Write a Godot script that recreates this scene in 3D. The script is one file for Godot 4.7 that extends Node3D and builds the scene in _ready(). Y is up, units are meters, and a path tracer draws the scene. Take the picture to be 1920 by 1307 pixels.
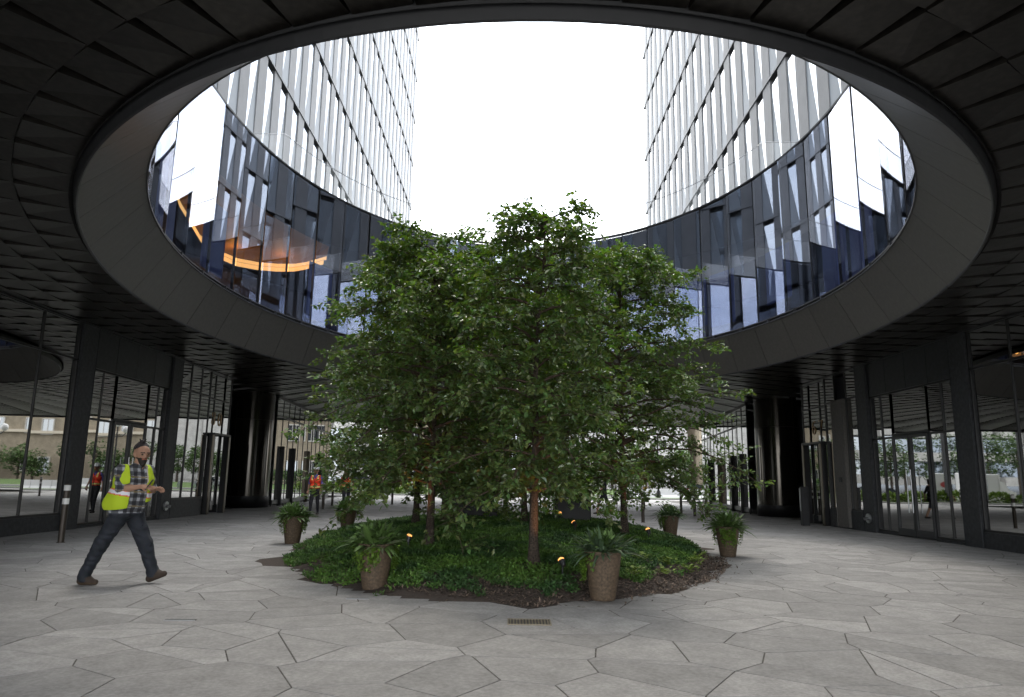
extends Node3D
# Plaza under an elliptical opening between two office towers. Distances run forward from the camera: V(x, y, z) puts z metres ahead.

const CX := 0.28
const CZ := 17.95
const RA := 8.6
const RB := 12.6
const GA := 8.14
const GB := 11.38
const RIM_H := 5.14
const SOFFIT := 5.3
const GLASS_LO := 6.42
const GLASS_HI := 11.26
const FAR_END := 50.0
const NEAR_END := -3.0
const FOC := 1350.0
const PITCH := 0.181
const ROLL := 0.0164
const EYE := 1.42

var cam: Camera3D
var rng := RandomNumberGenerator.new()
var counts := {}
var M := {}

func V(x: float, y: float, z: float) -> Vector3:
	return Vector3(x, y, -z)

# ---------- mesh builder: flat shaded unless normals are given ----------
class MB:
	var v := PackedVector3Array()
	var n := PackedVector3Array()
	var c := PackedColorArray()
	var u := PackedVector2Array()
	var i := PackedInt32Array()
	var col := Color(1, 1, 1)
	var colored := false
	func vert(p: Vector3) -> int:
		v.append(p)
		if colored: c.append(col)
		return v.size() - 1
	func tri(a: Vector3, b: Vector3, d: Vector3) -> void:
		var k := vert(a); vert(b); vert(d)
		i.append_array([k, k + 1, k + 2])
	func quad(a: Vector3, b: Vector3, d: Vector3, e: Vector3) -> void:
		var k := vert(a); vert(b); vert(d); vert(e)
		i.append_array([k, k + 1, k + 2, k, k + 2, k + 3])
	func box(at: Vector3, s: Vector3, bs := Basis()) -> void:
		var h := s * 0.5
		var p := []
		for k in 8:
			p.append(at + bs * Vector3(h.x if k & 1 else -h.x, h.y if k & 2 else -h.y, h.z if k & 4 else -h.z))
		for f in [[0, 1, 3, 2], [4, 6, 7, 5], [0, 4, 5, 1], [2, 3, 7, 6], [0, 2, 6, 4], [1, 5, 7, 3]]:
			quad(p[f[0]], p[f[1]], p[f[2]], p[f[3]])
	# box with chamfered vertical and top edges
	func cbox(at: Vector3, s: Vector3, ch: float, bs := Basis()) -> void:
		var h := s * 0.5
		var ring := []
		for q in [[-1, -1], [1, -1], [1, 1], [-1, 1]]:
			var a := Vector3(q[0] * (h.x - ch), 0, q[1] * h.z)
			var b := Vector3(q[0] * h.x, 0, q[1] * (h.z - ch))
			if q[0] * q[1] > 0: ring.append(a); ring.append(b)
			else: ring.append(b); ring.append(a)
		var lo := []; var mid := []; var hi := []
		for r in ring:
			lo.append(at + bs * (r + Vector3(0, -h.y, 0)))
			mid.append(at + bs * (r + Vector3(0, h.y - ch, 0)))
			var q: Vector3 = r
			q.x -= signf(q.x) * ch; q.z -= signf(q.z) * ch
			hi.append(at + bs * (q + Vector3(0, h.y, 0)))
		for k in 8:
			var m := (k + 1) % 8
			quad(lo[k], lo[m], mid[m], mid[k]); quad(mid[k], mid[m], hi[m], hi[k])
		for k in range(1, 7):
			tri(hi[0], hi[k], hi[k + 1]); tri(lo[0], lo[k + 1], lo[k])
	func poly(pts: Array, lift := 0.0) -> void:
		for k in range(1, pts.size() - 1):
			tri(pts[0] + Vector3(0, lift, 0), pts[k] + Vector3(0, lift, 0), pts[k + 1] + Vector3(0, lift, 0))
	# smooth tube along points
	func tube(pts: Array, rad: Array, sides := 8, cap := true) -> void:
		var first := v.size()
		var dir: Vector3 = (pts[1] - pts[0]).normalized()
		var side := dir.cross(Vector3(0.31, 0.2, 0.93)).normalized()
		for k in pts.size():
			if k > 0 and k < pts.size() - 1: dir = (pts[k + 1] - pts[k - 1]).normalized()
			elif k > 0: dir = (pts[k] - pts[k - 1]).normalized()
			side = (side - dir * side.dot(dir)).normalized()
			var up := dir.cross(side)
			for s in sides:
				var a := TAU * s / sides
				var o := side * cos(a) + up * sin(a)
				vert(pts[k] + o * float(rad[k])); n.append(o)
		for k in pts.size() - 1:
			for s in sides:
				var a := first + k * sides + s
				var b := first + k * sides + (s + 1) % sides
				i.append_array([a, b + sides, b, a, a + sides, b + sides])
		if cap:
			for e in [0, pts.size() - 1]:
				var k := vert(pts[e])
				var d: Vector3 = (pts[e] - pts[1 if e == 0 else e - 1]).normalized()
				n.append(d)
				for s in sides:
					var q := vert(v[first + e * sides + s]); n.append(d)
				for s in sides:
					i.append_array([k, k + 1 + s, k + 1 + (s + 1) % sides] if e == 0 else [k, k + 1 + (s + 1) % sides, k + 1 + s])
	# surface of revolution about a vertical axis; profile of Vector2(radius, height)
	func lathe(at: Vector3, prof: Array, sides := 28, smooth := true) -> void:
		var first := v.size()
		for k in prof.size():
			var d: Vector2 = (prof[mini(k + 1, prof.size() - 1)] - prof[maxi(k - 1, 0)])
			var nn := Vector2(d.y, -d.x).normalized()
			for s in sides:
				var a := TAU * s / sides
				vert(at + Vector3(cos(a) * prof[k].x, prof[k].y, sin(a) * prof[k].x))
				if smooth: n.append(Vector3(cos(a) * nn.x, nn.y, sin(a) * nn.x))
		for k in prof.size() - 1:
			for s in sides:
				var a := first + k * sides + s
				var b := first + k * sides + (s + 1) % sides
				i.append_array([a, b + sides, a + sides, a, b, b + sides])
	func mesh() -> ArrayMesh:
		var arr := []
		arr.resize(Mesh.ARRAY_MAX)
		arr[Mesh.ARRAY_VERTEX] = v
		arr[Mesh.ARRAY_INDEX] = i
		if n.size() == v.size() and n.size() > 0: arr[Mesh.ARRAY_NORMAL] = n
		if u.size() == v.size() and u.size() > 0: arr[Mesh.ARRAY_TEX_UV] = u
		if colored: arr[Mesh.ARRAY_COLOR] = c
		var m := ArrayMesh.new()
		m.add_surface_from_arrays(Mesh.PRIMITIVE_TRIANGLES, arr)
		return m

# ---------- scene tree helpers ----------
func numbered(parent: Node, called: String) -> String:
	var key := "%d/%s" % [parent.get_instance_id(), called]
	var k: int = counts.get(key, 0)
	counts[key] = k + 1
	return called if k == 0 else "%s_%03d" % [called, k]

func tag(o: Node, label: String, category: String, group := "") -> Node:
	o.set_meta("label", label)
	o.set_meta("category", category)
	if group != "": o.set_meta("group", group)
	return o

func thing(called: String, label: String, category: String, at := Vector3.ZERO, turn := 0.0, group := "") -> Node3D:
	var o := Node3D.new()
	o.name = numbered(self, called)
	o.position = at
	o.rotation.y = turn
	add_child(o)
	tag(o, label, category, group)
	return o

func put(called: String, what, m: Material, parent: Node = self) -> MeshInstance3D:
	var o := MeshInstance3D.new()
	o.name = numbered(parent, called)
	o.mesh = what.mesh() if what is MB else what
	o.set_surface_override_material(0, m)
	parent.add_child(o)
	return o

func node(called: String, parent: Node) -> Node3D:
	var o := Node3D.new()
	o.name = numbered(parent, called)
	parent.add_child(o)
	return o

func structure(called: String, what, m: Material) -> MeshInstance3D:
	var o := put(called, what, m)
	o.set_meta("kind", "structure")
	return o

func copy_of(src: Node3D, called: String, label: String, at: Vector3, turn: float) -> Node3D:
	var o: Node3D = src.duplicate()
	o.name = numbered(self, called)
	add_child(o)
	o.position = at
	o.rotation.y = turn
	o.set_meta("label", label)
	return o

# ---------- materials ----------
func lin(r: float, g: float, b: float) -> Color:
	return Color(r, g, b).linear_to_srgb()

func mat(c: Color, rough := 0.7, metal := 0.0) -> StandardMaterial3D:
	var m := StandardMaterial3D.new()
	m.albedo_color = c.linear_to_srgb()
	m.roughness = rough
	m.metallic = metal
	m.cull_mode = BaseMaterial3D.CULL_DISABLED
	return m

func noise(freq: float, seed_: int, oct := 4, type := FastNoiseLite.TYPE_SIMPLEX_SMOOTH) -> FastNoiseLite:
	var f := FastNoiseLite.new()
	f.noise_type = type
	f.frequency = freq
	f.seed = seed_
	f.fractal_octaves = oct
	return f

# grey texture: coarse and fine noise round 1.0, stored so that it multiplies the albedo
func grain(size: int, seed_: int, coarse: float, fine: float, f_coarse := 0.01, f_fine := 0.15, speck := 0.0) -> ImageTexture:
	var a := noise(f_coarse, seed_).get_seamless_image(size, size)
	var b := noise(f_fine, seed_ + 7, 2).get_seamless_image(size, size)
	var im := Image.create(size, size, false, Image.FORMAT_RGB8)
	var r := RandomNumberGenerator.new()
	r.seed = seed_
	for y in size:
		for x in size:
			var g := 0.8 + (a.get_pixel(x, y).r - 0.5) * coarse + (b.get_pixel(x, y).r - 0.5) * fine + (r.randf() - 0.5) * speck
			im.set_pixel(x, y, Color(g, g, g))
	return ImageTexture.create_from_image(im)

func tex(m: StandardMaterial3D, t: Texture2D, scale: float, world := true) -> StandardMaterial3D:
	m.albedo_texture = t
	m.uv1_triplanar = true
	m.uv1_world_triplanar = world
	m.uv1_scale = Vector3.ONE * scale
	return m

func relief(m: StandardMaterial3D, t: Texture2D, depth: float) -> StandardMaterial3D:
	m.heightmap_enabled = true
	m.heightmap_texture = t
	m.heightmap_scale = depth
	return m

func make_materials() -> void:
	var stone := grain(512, 3, 0.13, 0.14, 0.02, 0.12, 0.08)
	var stain := grain(512, 21, 0.5, 0.1, 0.02, 0.2, 0.1)
	for k in 6:
		var g: float = [0.375, 0.42, 0.475, 0.405, 0.445, 0.36][k]
		var m := mat(Color(g * 1.0, g * 0.972, g * 0.93), 0.72)
		tex(m, stone, [0.31, 0.27, 0.36, 0.29, 0.33, 0.25][k])
		m.uv1_offset = Vector3(k * 0.37, k * 0.11, k * 0.53)
		M["paver%d" % k] = m
	M.joint = tex(mat(Color(0.125, 0.115, 0.10), 0.95), stain, 1.1)
	M.asphalt = tex(mat(Color(0.09, 0.09, 0.09), 0.9), stain, 0.4)
	M.concrete = tex(mat(Color(0.5, 0.49, 0.47), 0.85), stone, 0.2)
	M.earth = tex(mat(Color(0.16, 0.14, 0.11), 0.95), stain, 0.1)
	M.grass_ground = tex(mat(Color(0.10, 0.17, 0.04), 0.95), stain, 0.3)
	M.mulch = tex(mat(Color(0.075, 0.055, 0.042), 0.95), grain(512, 44, 0.3, 0.8, 0.03, 0.25, 0.3), 1.3)
	for k in 4:
		var g: float = [0.025, 0.031, 0.028, 0.034][k]
		M["soffit%d" % k] = tex(mat(Color(g * 1.12, g, g * 0.86), 0.36, 0.4), stain, 0.8)
	M.soffit_gap = mat(Color(0.012, 0.012, 0.012), 0.9)
	M.rim = mat(Color(0.036, 0.037, 0.039), 0.45, 0.3)
	for k in 3:
		var g: float = [0.165, 0.18, 0.172][k]
		M["fascia%d" % k] = tex(mat(Color(g * 1.05, g, g * 0.92), 0.5, 0.25), grain(256, 60 + k, 0.12, 0.2, 0.02, 0.4, 0.15), 1.6)
	M.curb = mat(Color(0.075, 0.075, 0.078), 0.5, 0.4)
	M.black = mat(Color(0.012, 0.012, 0.013), 0.5)
	M.dark_metal = mat(Color(0.030, 0.031, 0.033), 0.42, 0.3)
	M.pier = tex(mat(Color(0.034, 0.037, 0.041), 0.55), stain, 0.7)
	M.spandrel = tex(mat(Color(0.022, 0.025, 0.028), 0.35), stain, 0.5)
	M.mullion = mat(Color(0.025, 0.025, 0.025), 0.4, 0.4)
	M.bronze = mat(Color(0.10, 0.085, 0.065), 0.28, 0.85)
	M.store_glass = mat(Color(0.42, 0.42, 0.41), 0.015, 1.0)
	M.far_glass = mat(Color(0.50, 0.505, 0.50), 0.015, 1.0)
	var og := mat(Color(0.50, 0.54, 0.64), 0.012, 1.0)
	og.transparency = BaseMaterial3D.TRANSPARENCY_ALPHA
	og.albedo_color.a = 0.5
	# a plain white texture keeps the coated glass half mirror, half clear
	var wi := Image.create(4, 4, false, Image.FORMAT_RGBA8)
	wi.fill(Color(1, 1, 1, 1))
	og.albedo_texture = ImageTexture.create_from_image(wi)
	M.oculus_glass = og
	M.blue_glass = mat(Color(0.20, 0.27, 0.55), 0.03, 1.0)
	M.night_glass = mat(Color(0.05, 0.06, 0.08), 0.03, 1.0)
	var rail := mat(Color(0.9, 0.95, 0.95), 0.02)
	rail.transparency = BaseMaterial3D.TRANSPARENCY_ALPHA
	rail.albedo_color.a = 0.12
	M.rail_glass = rail
	M.grate = mat(Color(0.22, 0.19, 0.14), 0.6, 0.3)
	M.steel = mat(Color(0.45, 0.46, 0.47), 0.3, 0.9)
	M.tower_metal = tex(mat(Color(0.295, 0.305, 0.315), 0.55, 0.1), grain(256, 71, 0.06, 0.04), 0.3)
	M.tower_fold = mat(Color(0.215, 0.245, 0.275), 0.5, 0.15)  # bluish reflection put into the colour of the same folded metal
	M.tower_glass = mat(Color(0.42, 0.46, 0.50), 0.04, 0.75)
	M.tower_core = mat(Color(0.12, 0.125, 0.13), 0.7)
	M.stone_pilaster = tex(mat(Color(0.17, 0.16, 0.145), 0.7), stone, 0.8)
	M.column = mat(Color(0.055, 0.05, 0.042), 0.13, 0.75)
	M.interior = mat(Color(0.10, 0.105, 0.115), 0.8)
	M.blind = mat(Color(0.05, 0.075, 0.22), 0.8)
	M.wood = tex(mat(Color(0.42, 0.25, 0.10), 0.6), grain(256, 81, 0.1, 0.2), 0.5)
	var gl := mat(Color(1.0, 0.55, 0.18), 0.5)
	gl.emission_enabled = true
	gl.emission = Color(1.0, 0.80, 0.50)
	gl.emission_energy_multiplier = 0.5
	M.cove_glow = gl
	var ug := mat(Color(1.0, 0.6, 0.2), 0.5)
	ug.emission_enabled = true
	ug.emission = Color(1.0, 0.68, 0.36)
	ug.emission_energy_multiplier = 0.5
	M.lamp_glow = ug
	M.gold = mat(Color(0.20, 0.12, 0.05), 0.3, 0.8)
	M.pot = relief(tex(mat(Color(0.15, 0.103, 0.062), 0.75), grain(512, 91, 0.5, 0.35, 0.02, 0.2, 0.15), 2.2, false), grain(256, 92, 0.2, 0.8, 0.05, 0.3, 0.2), 0.25)
	M.soil = tex(mat(Color(0.035, 0.025, 0.018), 0.95), stain, 3.0)
	M.bark = relief(tex(mat(Color(0.10, 0.075, 0.055), 0.9), grain(256, 95, 0.9, 0.6, 0.03, 0.2, 0.1), 4.0, false), grain(256, 96, 0.6, 0.9, 0.05, 0.2, 0.1), 1.0)
	M.twig = mat(Color(0.075, 0.05, 0.035), 0.9)
	var lf := mat(Color(1, 1, 1), 0.32)
	lf.vertex_color_use_as_albedo = true
	lf.backlight_enabled = true
	lf.backlight = Color(0.8, 0.9, 0.3)
	lf.metallic_specular = 0.6
	M.leaf = lf
	var gc := mat(Color(1, 1, 1), 0.6)
	gc.vertex_color_use_as_albedo = true
	gc.backlight_enabled = true
	gc.backlight = Color(0.35, 0.45, 0.15)
	M.cover = gc
	var vc := mat(Color(1, 1, 1), 0.8)
	vc.vertex_color_use_as_albedo = true
	M.cloth = vc
	M.white_band = mat(Color(0.72, 0.72, 0.70), 0.5)
	M.bollard = mat(Color(0.045, 0.036, 0.028), 0.4, 0.4)
	M.beige = tex(mat(Color(0.44, 0.37, 0.27), 0.85), stone, 0.1)
	M.beige_trim = mat(Color(0.55, 0.49, 0.39), 0.8)
	M.white_wall = tex(mat(Color(0.80, 0.79, 0.76), 0.8), stone, 0.1)
	M.window_frame = mat(Color(0.5, 0.48, 0.44), 0.6)
	M.window_glass = mat(Color(0.25, 0.27, 0.29), 0.05, 0.9)
	M.white_paint = mat(Color(0.75, 0.75, 0.74), 0.4)
	M.rubber = mat(Color(0.02, 0.02, 0.02), 0.8)
	M.car_glass = mat(Color(0.06, 0.07, 0.08), 0.05, 0.6)
	M.red = mat(Color(0.45, 0.03, 0.03), 0.5)

# ---------- projection of a world point to the photograph's 1920 x 1307 grid ----------
func px(p: Vector3) -> Vector3:
	var q := cam.global_transform.affine_inverse() * p
	if q.z > -0.2: return Vector3(-9999, -9999, -1)
	return Vector3(960.0 + q.x / -q.z * FOC, 653.5 - q.y / -q.z * FOC, -q.z)

func in_view(p: Vector3, margin := 60.0) -> bool:
	var s := px(p)
	return s.z > 0 and s.x > -margin and s.x < 1920 + margin and s.y > -margin and s.y < 1307 + margin

func ell(a: float, b: float, t: float, off: float, h: float) -> Vector3:
	var nn := Vector2(cos(t) / a, sin(t) / b).normalized()
	return V(CX + a * cos(t) + nn.x * off, h, CZ + b * sin(t) + nn.y * off)

# ---------- camera, sky, light ----------
func make_view() -> void:
	cam = Camera3D.new()
	cam.name = "camera"
	cam.fov = rad_to_deg(2.0 * atan(653.5 / FOC))
	cam.near = 0.05
	cam.far = 1500.0
	cam.transform = Transform3D(Basis(Vector3.RIGHT, PITCH) * Basis(Vector3.BACK, ROLL), Vector3(0, EYE, 0))
	add_child(cam)
	cam.current = true
	var env := Environment.new()
	env.background_mode = Environment.BG_SKY
	env.tonemap_mode = Environment.TONE_MAPPER_LINEAR
	env.tonemap_exposure = 2.75
	env.sdfgi_enabled = true
	env.ssao_enabled = true
	env.ssil_enabled = true
	# bright overcast: thick white cloud with thinner bluish patches
	var w := 512
	var h := 256
	var im := Image.create(w, h, false, Image.FORMAT_RGBF)
	var f1 := noise(1.6, 5, 5)
	for y in h:
		var el := PI * (0.5 - (y + 0.5) / h)
		for x in w:
			var az := TAU * (x + 0.5) / w
			var d := Vector3(cos(az) * cos(el), sin(el), sin(az) * cos(el))
			var q := Vector3(d.x, d.y * 2.2, d.z) * 1.3
			var k := clampf(0.62 + f1.get_noise_3dv(q) * 1.3, 0.0, 1.0)
			var c := Color(1.25, 1.38, 1.6).lerp(Color(2.15, 2.15, 2.15), k)
			if el < 0.0: c = Color(0.5, 0.5, 0.5)
			im.set_pixel(x, y, c)
	var pm := PanoramaSkyMaterial.new()
	pm.panorama = ImageTexture.create_from_image(im)
	var sky := Sky.new()
	sky.sky_material = pm
	env.sky = sky
	var we := WorldEnvironment.new()
	we.name = "environment"
	we.environment = env
	add_child(we)
	var sun := DirectionalLight3D.new()
	sun.name = "sun"
	sun.light_energy = 0.16
	sun.light_angular_distance = 12.0
	sun.light_color = Color(1.0, 0.96, 0.9)
	sun.shadow_enabled = true
	add_child(sun)
	# high and ahead, a little to the left, behind the trees
	sun.look_at_from_position(V(-5, 60, 42), V(0, 0, 14), Vector3.UP)

# ---------- ground ----------
func bed_q(x: float, z: float) -> float:
	return pow((x + 0.02) / (4.4 if x < 0.0 else 4.2), 2) + pow((z - 17.7) / 8.8, 2)

func mound(x: float, z: float) -> float:
	var q := bed_q(x, z)
	if q >= 1.0: return -0.0018
	return 0.46 * pow(1.0 - q, 0.62) + 0.03 * sin(x * 3.1 + z * 1.7) * (1.0 - q) - 0.0018

func make_ground() -> void:
	var g := MB.new()
	g.quad(V(-400, -0.2, -200), V(400, -0.2, -200), V(400, -0.2, 600), V(-400, -0.2, 600))
	structure("ground", g, M.earth)
	# plaza bed under the slabs
	var pl := structure("plaza_paving", sheet(-13, 13.4, NEAR_END, FAR_END + 10, -0.0042), M.joint)
	# slabs: irregular polygons fitted to each other
	rng.seed = 11
	var pts := {}
	var dx := 0.98
	var dz := 0.64
	var cols := 28
	var r0 := int(floor(NEAR_END / dz))
	var r1 := int(ceil((FAR_END + 10) / dz))
	for r in range(r0, r1 + 1):
		for k in range(-cols / 2, cols / 2 + 1):
			var ox := 0.5 if r % 2 else 0.0
			pts[Vector2i(k, r)] = Vector2((k + ox + rng.randf_range(-0.5, 0.5)) * dx, (r + rng.randf_range(-0.48, 0.48)) * dz)
	var cells := []
	for key in pts:
		var p: Vector2 = pts[key]
		if bed_q(p.x, p.y) < 1.0 or absf(p.x) > 12.2: continue
		var pol := [p + Vector2(-2, -2), p + Vector2(2, -2), p + Vector2(2, 2), p + Vector2(-2, 2)]
		for rr in range(-3, 4):
			for kk in range(-2, 3):
				if rr == 0 and kk == 0: continue
				var o = pts.get(key + Vector2i(kk, rr))
				if o == null: continue
				var d: Vector2 = o - p
				var len := d.length()
				if len > 3.2: continue
				var nn := d / len
				pol = clip(pol, nn, nn.dot(p) + len * 0.5 - 0.0065)
		if pol.size() < 3: continue
		var s := px(V(p.x, 0, p.y))
		var score: float = 1e6 / (s.z * s.z) if in_view(V(p.x, 0, p.y), 90) else 0.0
		# some slabs are cut once more, corner to opposite edge
		if rng.randf() < 0.34 and pol.size() > 3:
			var c0: Vector2 = pol[0]
			var k1 := int(pol.size() / 2)
			var c1: Vector2 = pol[k1].lerp(pol[(k1 + 1) % pol.size()], rng.randf_range(0.1, 0.8))
			var cn := (c1 - c0).orthogonal().normalized()
			var lim := cn.dot(c0)
			for side in [1.0, -1.0]:
				var piece := clip(pol, cn * side, lim * side - 0.0065)
				if piece.size() >= 3: cells.append({"p": p, "pol": piece, "s": score})
		else:
			cells.append({"p": p, "pol": pol, "s": score})
	cells.sort_custom(func(a, b): return a.s > b.s)
	for c in cells:
		if bed_q(c.p.x, c.p.y) < 1.8: slab_shapes.append([c.p, PackedVector2Array(c.pol)])
	var rest := []
	for k in 6:
		rest.append(MB.new())
	for k in cells.size():
		var m: MB = MB.new() if k < 300 else rest[k % 6]
		var top := rng.randf_range(0.0, 0.0022)
		var a := []
		for q in cells[k].pol: a.append(V(q.x, top, q.y))
		m.poly(a)
		for e in a.size():
			var b: Vector3 = a[e]
			var c: Vector3 = a[(e + 1) % a.size()]
			m.quad(b, c, c - Vector3(0, 0.04, 0), b - Vector3(0, 0.04, 0))
		if k < 300: put("paving_slab", m, M["paver%d" % (rng.randi() % 6)], pl)
	for k in 6:
		put("paving_field", rest[k], M["paver%d" % k], pl).set_meta("kind", "stuff")
	# street beyond the plaza
	structure("footway", sheet(-60, 60, FAR_END + 10, FAR_END + 13, -0.02), M.concrete)
	structure("road", sheet(-200, 200, FAR_END + 13.15, FAR_END + 32, -0.13), M.asphalt)
	var kb := MB.new()
	kb.cbox(V(0, -0.1, FAR_END + 13.07), Vector3(120, 0.16, 0.15), 0.02)
	structure("kerb", kb, M.concrete)
	var kb2 := MB.new()
	kb2.cbox(V(0, -0.1, FAR_END + 32.1), Vector3(400, 0.2, 0.2), 0.02)
	structure("kerb", kb2, M.concrete)
	var ln := MB.new()
	for k in 24:
		ln.quad(V(-72 + k * 6, -0.124, FAR_END + 26), V(-69 + k * 6, -0.124, FAR_END + 26), V(-69 + k * 6, -0.124, FAR_END + 26.15), V(-72 + k * 6, -0.124, FAR_END + 26.15))
	structure("road_marking", ln, M.white_paint)
	# grass bank across the road, rising to the buildings
	var gb := MB.new()
	for k in 40:
		var x0 := -160.0 + k * 8
		gb.quad(V(x0, 0.0, FAR_END + 32.2), V(x0 + 8, 0.0, FAR_END + 32.2), V(x0 + 8, 0.55, FAR_END + 36), V(x0, 0.55, FAR_END + 36))
	structure("lawn", gb, M.grass_ground)
	# paving behind the bank and behind the camera
	structure("pavement", sheet(-160, 160, FAR_END + 36, FAR_END + 110, 0.5), M.concrete)
	structure("pavement", sheet(-60, 60, NEAR_END - 40, NEAR_END, -0.04), M.concrete)

var slab_shapes := []

func slab_at(x: float, z: float) -> bool:
	for q in slab_shapes:
		if absf(q[0].x - x) < 1.6 and absf(q[0].y - z) < 1.6 and Geometry2D.is_point_in_polygon(Vector2(x, z), q[1]): return true
	return false

func sheet(x0: float, x1: float, z0: float, z1: float, y: float) -> MB:
	var m := MB.new()
	m.quad(V(x0, y, z0), V(x1, y, z0), V(x1, y, z1), V(x0, y, z1))
	return m

func clip(pol: Array, nn: Vector2, lim: float) -> Array:
	var out := []
	for k in pol.size():
		var a: Vector2 = pol[k]
		var b: Vector2 = pol[(k + 1) % pol.size()]
		var da := nn.dot(a) - lim
		var db := nn.dot(b) - lim
		if da <= 0: out.append(a)
		if (da < 0 and db > 0) or (da > 0 and db < 0): out.append(a.lerp(b, da / (da - db)))
	return out

# ---------- podium with the elliptical opening ----------
func ring_to_rect(a: float, b: float, off: float, h: float, x0: float, x1: float, z0: float, z1: float, rise := 0.0) -> MB:
	var m := MB.new()
	var n := 120
	for k in n:
		var q := []
		for e in 2:
			var t := TAU * (k + e) / n
			var p := ell(a, b, t, off, h)
			var d := Vector2(cos(t), sin(t))
			var s := 1e9
			if absf(d.x) > 1e-6: s = minf(s, ((x1 if d.x > 0 else x0) - CX) / d.x)
			if absf(d.y) > 1e-6: s = minf(s, ((z1 if d.y > 0 else z0) - CZ) / d.y)
			q.append(p)
			q.append(V(CX + d.x * s, h + rise, CZ + d.y * s))
		m.quad(q[0], q[2], q[3], q[1])
	return m

func make_podium() -> void:
	var pod := thing("podium_building", "dark podium spanning the plaza with a large elliptical opening to the sky", "building", V(CX, 0, CZ))
	var back := node("building_body", pod)
	for y in [SOFFIT + 0.32, GLASS_HI - 0.05]:
		var o := put("slab", ring_to_rect(RA if y < 8 else GA, RB if y < 8 else GB, 0.25 if y < 8 else 0.03, y, -30, 30.6, NEAR_END, FAR_END), M.soffit_gap, back)
		o.global_position = Vector3.ZERO
	for z in [NEAR_END, FAR_END]:
		var edge := MB.new()
		edge.box(V(0.3, (SOFFIT + GLASS_HI) / 2 - 0.02, z), Vector3(60, GLASS_HI - SOFFIT + 0.1, 0.3))
		put("end_wall", edge, M.pier, back).global_position = Vector3.ZERO
	# soffit panels: rings of twisted square trays, one radial edge hanging below its neighbour
	var sof := node("soffit", pod)
	rng.seed = 5
	var N := 96
	var w := 0.68
	var list := []
	for r in 48:
		for j in N:
			var tc := TAU * (j + 0.5) / N
			var c := ell(RA, RB, tc, (r + 0.5) * w, SOFFIT)
			if absf(c.x - CX) > 12.6 or -c.z < NEAR_END or -c.z > FAR_END - 0.2: continue
			var s := px(c)
			list.append([r, j, 1e6 / (s.z * s.z) if in_view(c, 40) else 0.0])
	list.sort_custom(func(a, b): return a[2] > b[2])
	var rest := [MB.new(), MB.new(), MB.new(), MB.new()]
	for k in list.size():
		var m: MB = MB.new() if k < 300 else rest[(list[k][0] * 5 + list[k][1] * 3) % 4]
		var r: int = list[k][0]
		var t0: float = TAU * (list[k][1] + 0.0) / N
		var t1: float = TAU * (list[k][1] + 1.0) / N
		var o0: float = r * w + 0.07
		var o1: float = (r + 1) * w + 0.06
		var g0 := 0.0012
		var drop := 0.032 + rng.randf_range(-0.006, 0.006)
		var a := ell(RA, RB, t0 + g0, o0, SOFFIT + 0.0)
		var b := ell(RA, RB, t1 - g0, o0, SOFFIT + 0.012)
		var c := ell(RA, RB, t1 - g0 * 6, o1, SOFFIT + drop)
		var d := ell(RA, RB, t0 + g0, o1, SOFFIT - 0.004)
		if (a.x + c.x) * 0.5 < CX:
			c = ell(RA, RB, t1 - g0, o1, SOFFIT - 0.004)
			d = ell(RA, RB, t0 + g0 * 6, o1, SOFFIT + drop)
		var up := Vector3(0, 0.09, 0)
		m.tri(a, b, d); m.tri(b, c, d)
		m.quad(a, b, b + up, a + up); m.quad(b, c, c + up, b + up)
		m.quad(c, d, d + up, c + up); m.quad(d, a, a + up, d + up)
		if k < 300: put("panel", m, M["soffit%d" % (rng.randi() % 4)], sof).global_position = Vector3.ZERO
	for k in 4:
		var o := put("panel_field", rest[k], M["soffit%d" % k], sof)
		o.global_position = Vector3.ZERO
		o.set_meta("kind", "stuff")
	# rim lip
	var rim := MB.new()
	var n := 192
	for k in n:
		var t0 := TAU * k / n
		var t1 := TAU * (k + 1) / n
		var prof := [[0.075, SOFFIT + 0.06], [0.055, SOFFIT - 0.02], [0.02, RIM_H + 0.012], [0.0, RIM_H], [-0.02, RIM_H + 0.02], [-0.02, SOFFIT + 0.1]]
		for e in prof.size() - 1:
			rim.quad(ell(RA, RB, t0, prof[e][0], prof[e][1]), ell(RA, RB, t1, prof[e][0], prof[e][1]), ell(RA, RB, t1, prof[e + 1][0], prof[e + 1][1]), ell(RA, RB, t0, prof[e + 1][0], prof[e + 1][1]))
	put("rim", rim, M.rim, pod).global_position = Vector3.ZERO
	# cladding band leaning in from the rim to the foot of the glass, 48 panels with open joints
	var band := node("fascia", pod)
	for j in 48:
		var m := MB.new()
		var g0 := 0.0009
		for e in 4:
			var t0 := lerpf(TAU * j / 48 + g0, TAU * (j + 1) / 48 - g0, e / 4.0)
			var t1 := lerpf(TAU * j / 48 + g0, TAU * (j + 1) / 48 - g0, (e + 1) / 4.0)
			var a := ell(RA, RB, t0, -0.012, RIM_H + 0.03)
			var b := ell(RA, RB, t1, -0.012, RIM_H + 0.03)
			var c := ell(GA, GB, t1, -0.16, 6.28)
			var d := ell(GA, GB, t0, -0.16, 6.28)
			m.quad(a, b, c, d)
			var up := Vector3(0, 0.05, 0)
			if e == 0: m.quad(a, d, d + up, a + up)
			if e == 3: m.quad(b, c, c + up, b + up)
		put("panel", m, M["fascia%d" % (rng.randi() % 3)], band).global_position = Vector3.ZERO
	var shell := MB.new()
	for k in n:
		var t0 := TAU * k / n
		var t1 := TAU * (k + 1) / n
		shell.quad(ell(RA, RB, t0, 0.1, RIM_H + 0.1), ell(RA, RB, t1, 0.1, RIM_H + 0.1), ell(GA, GB, t1, 0.0, 6.36), ell(GA, GB, t0, 0.0, 6.36))
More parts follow.
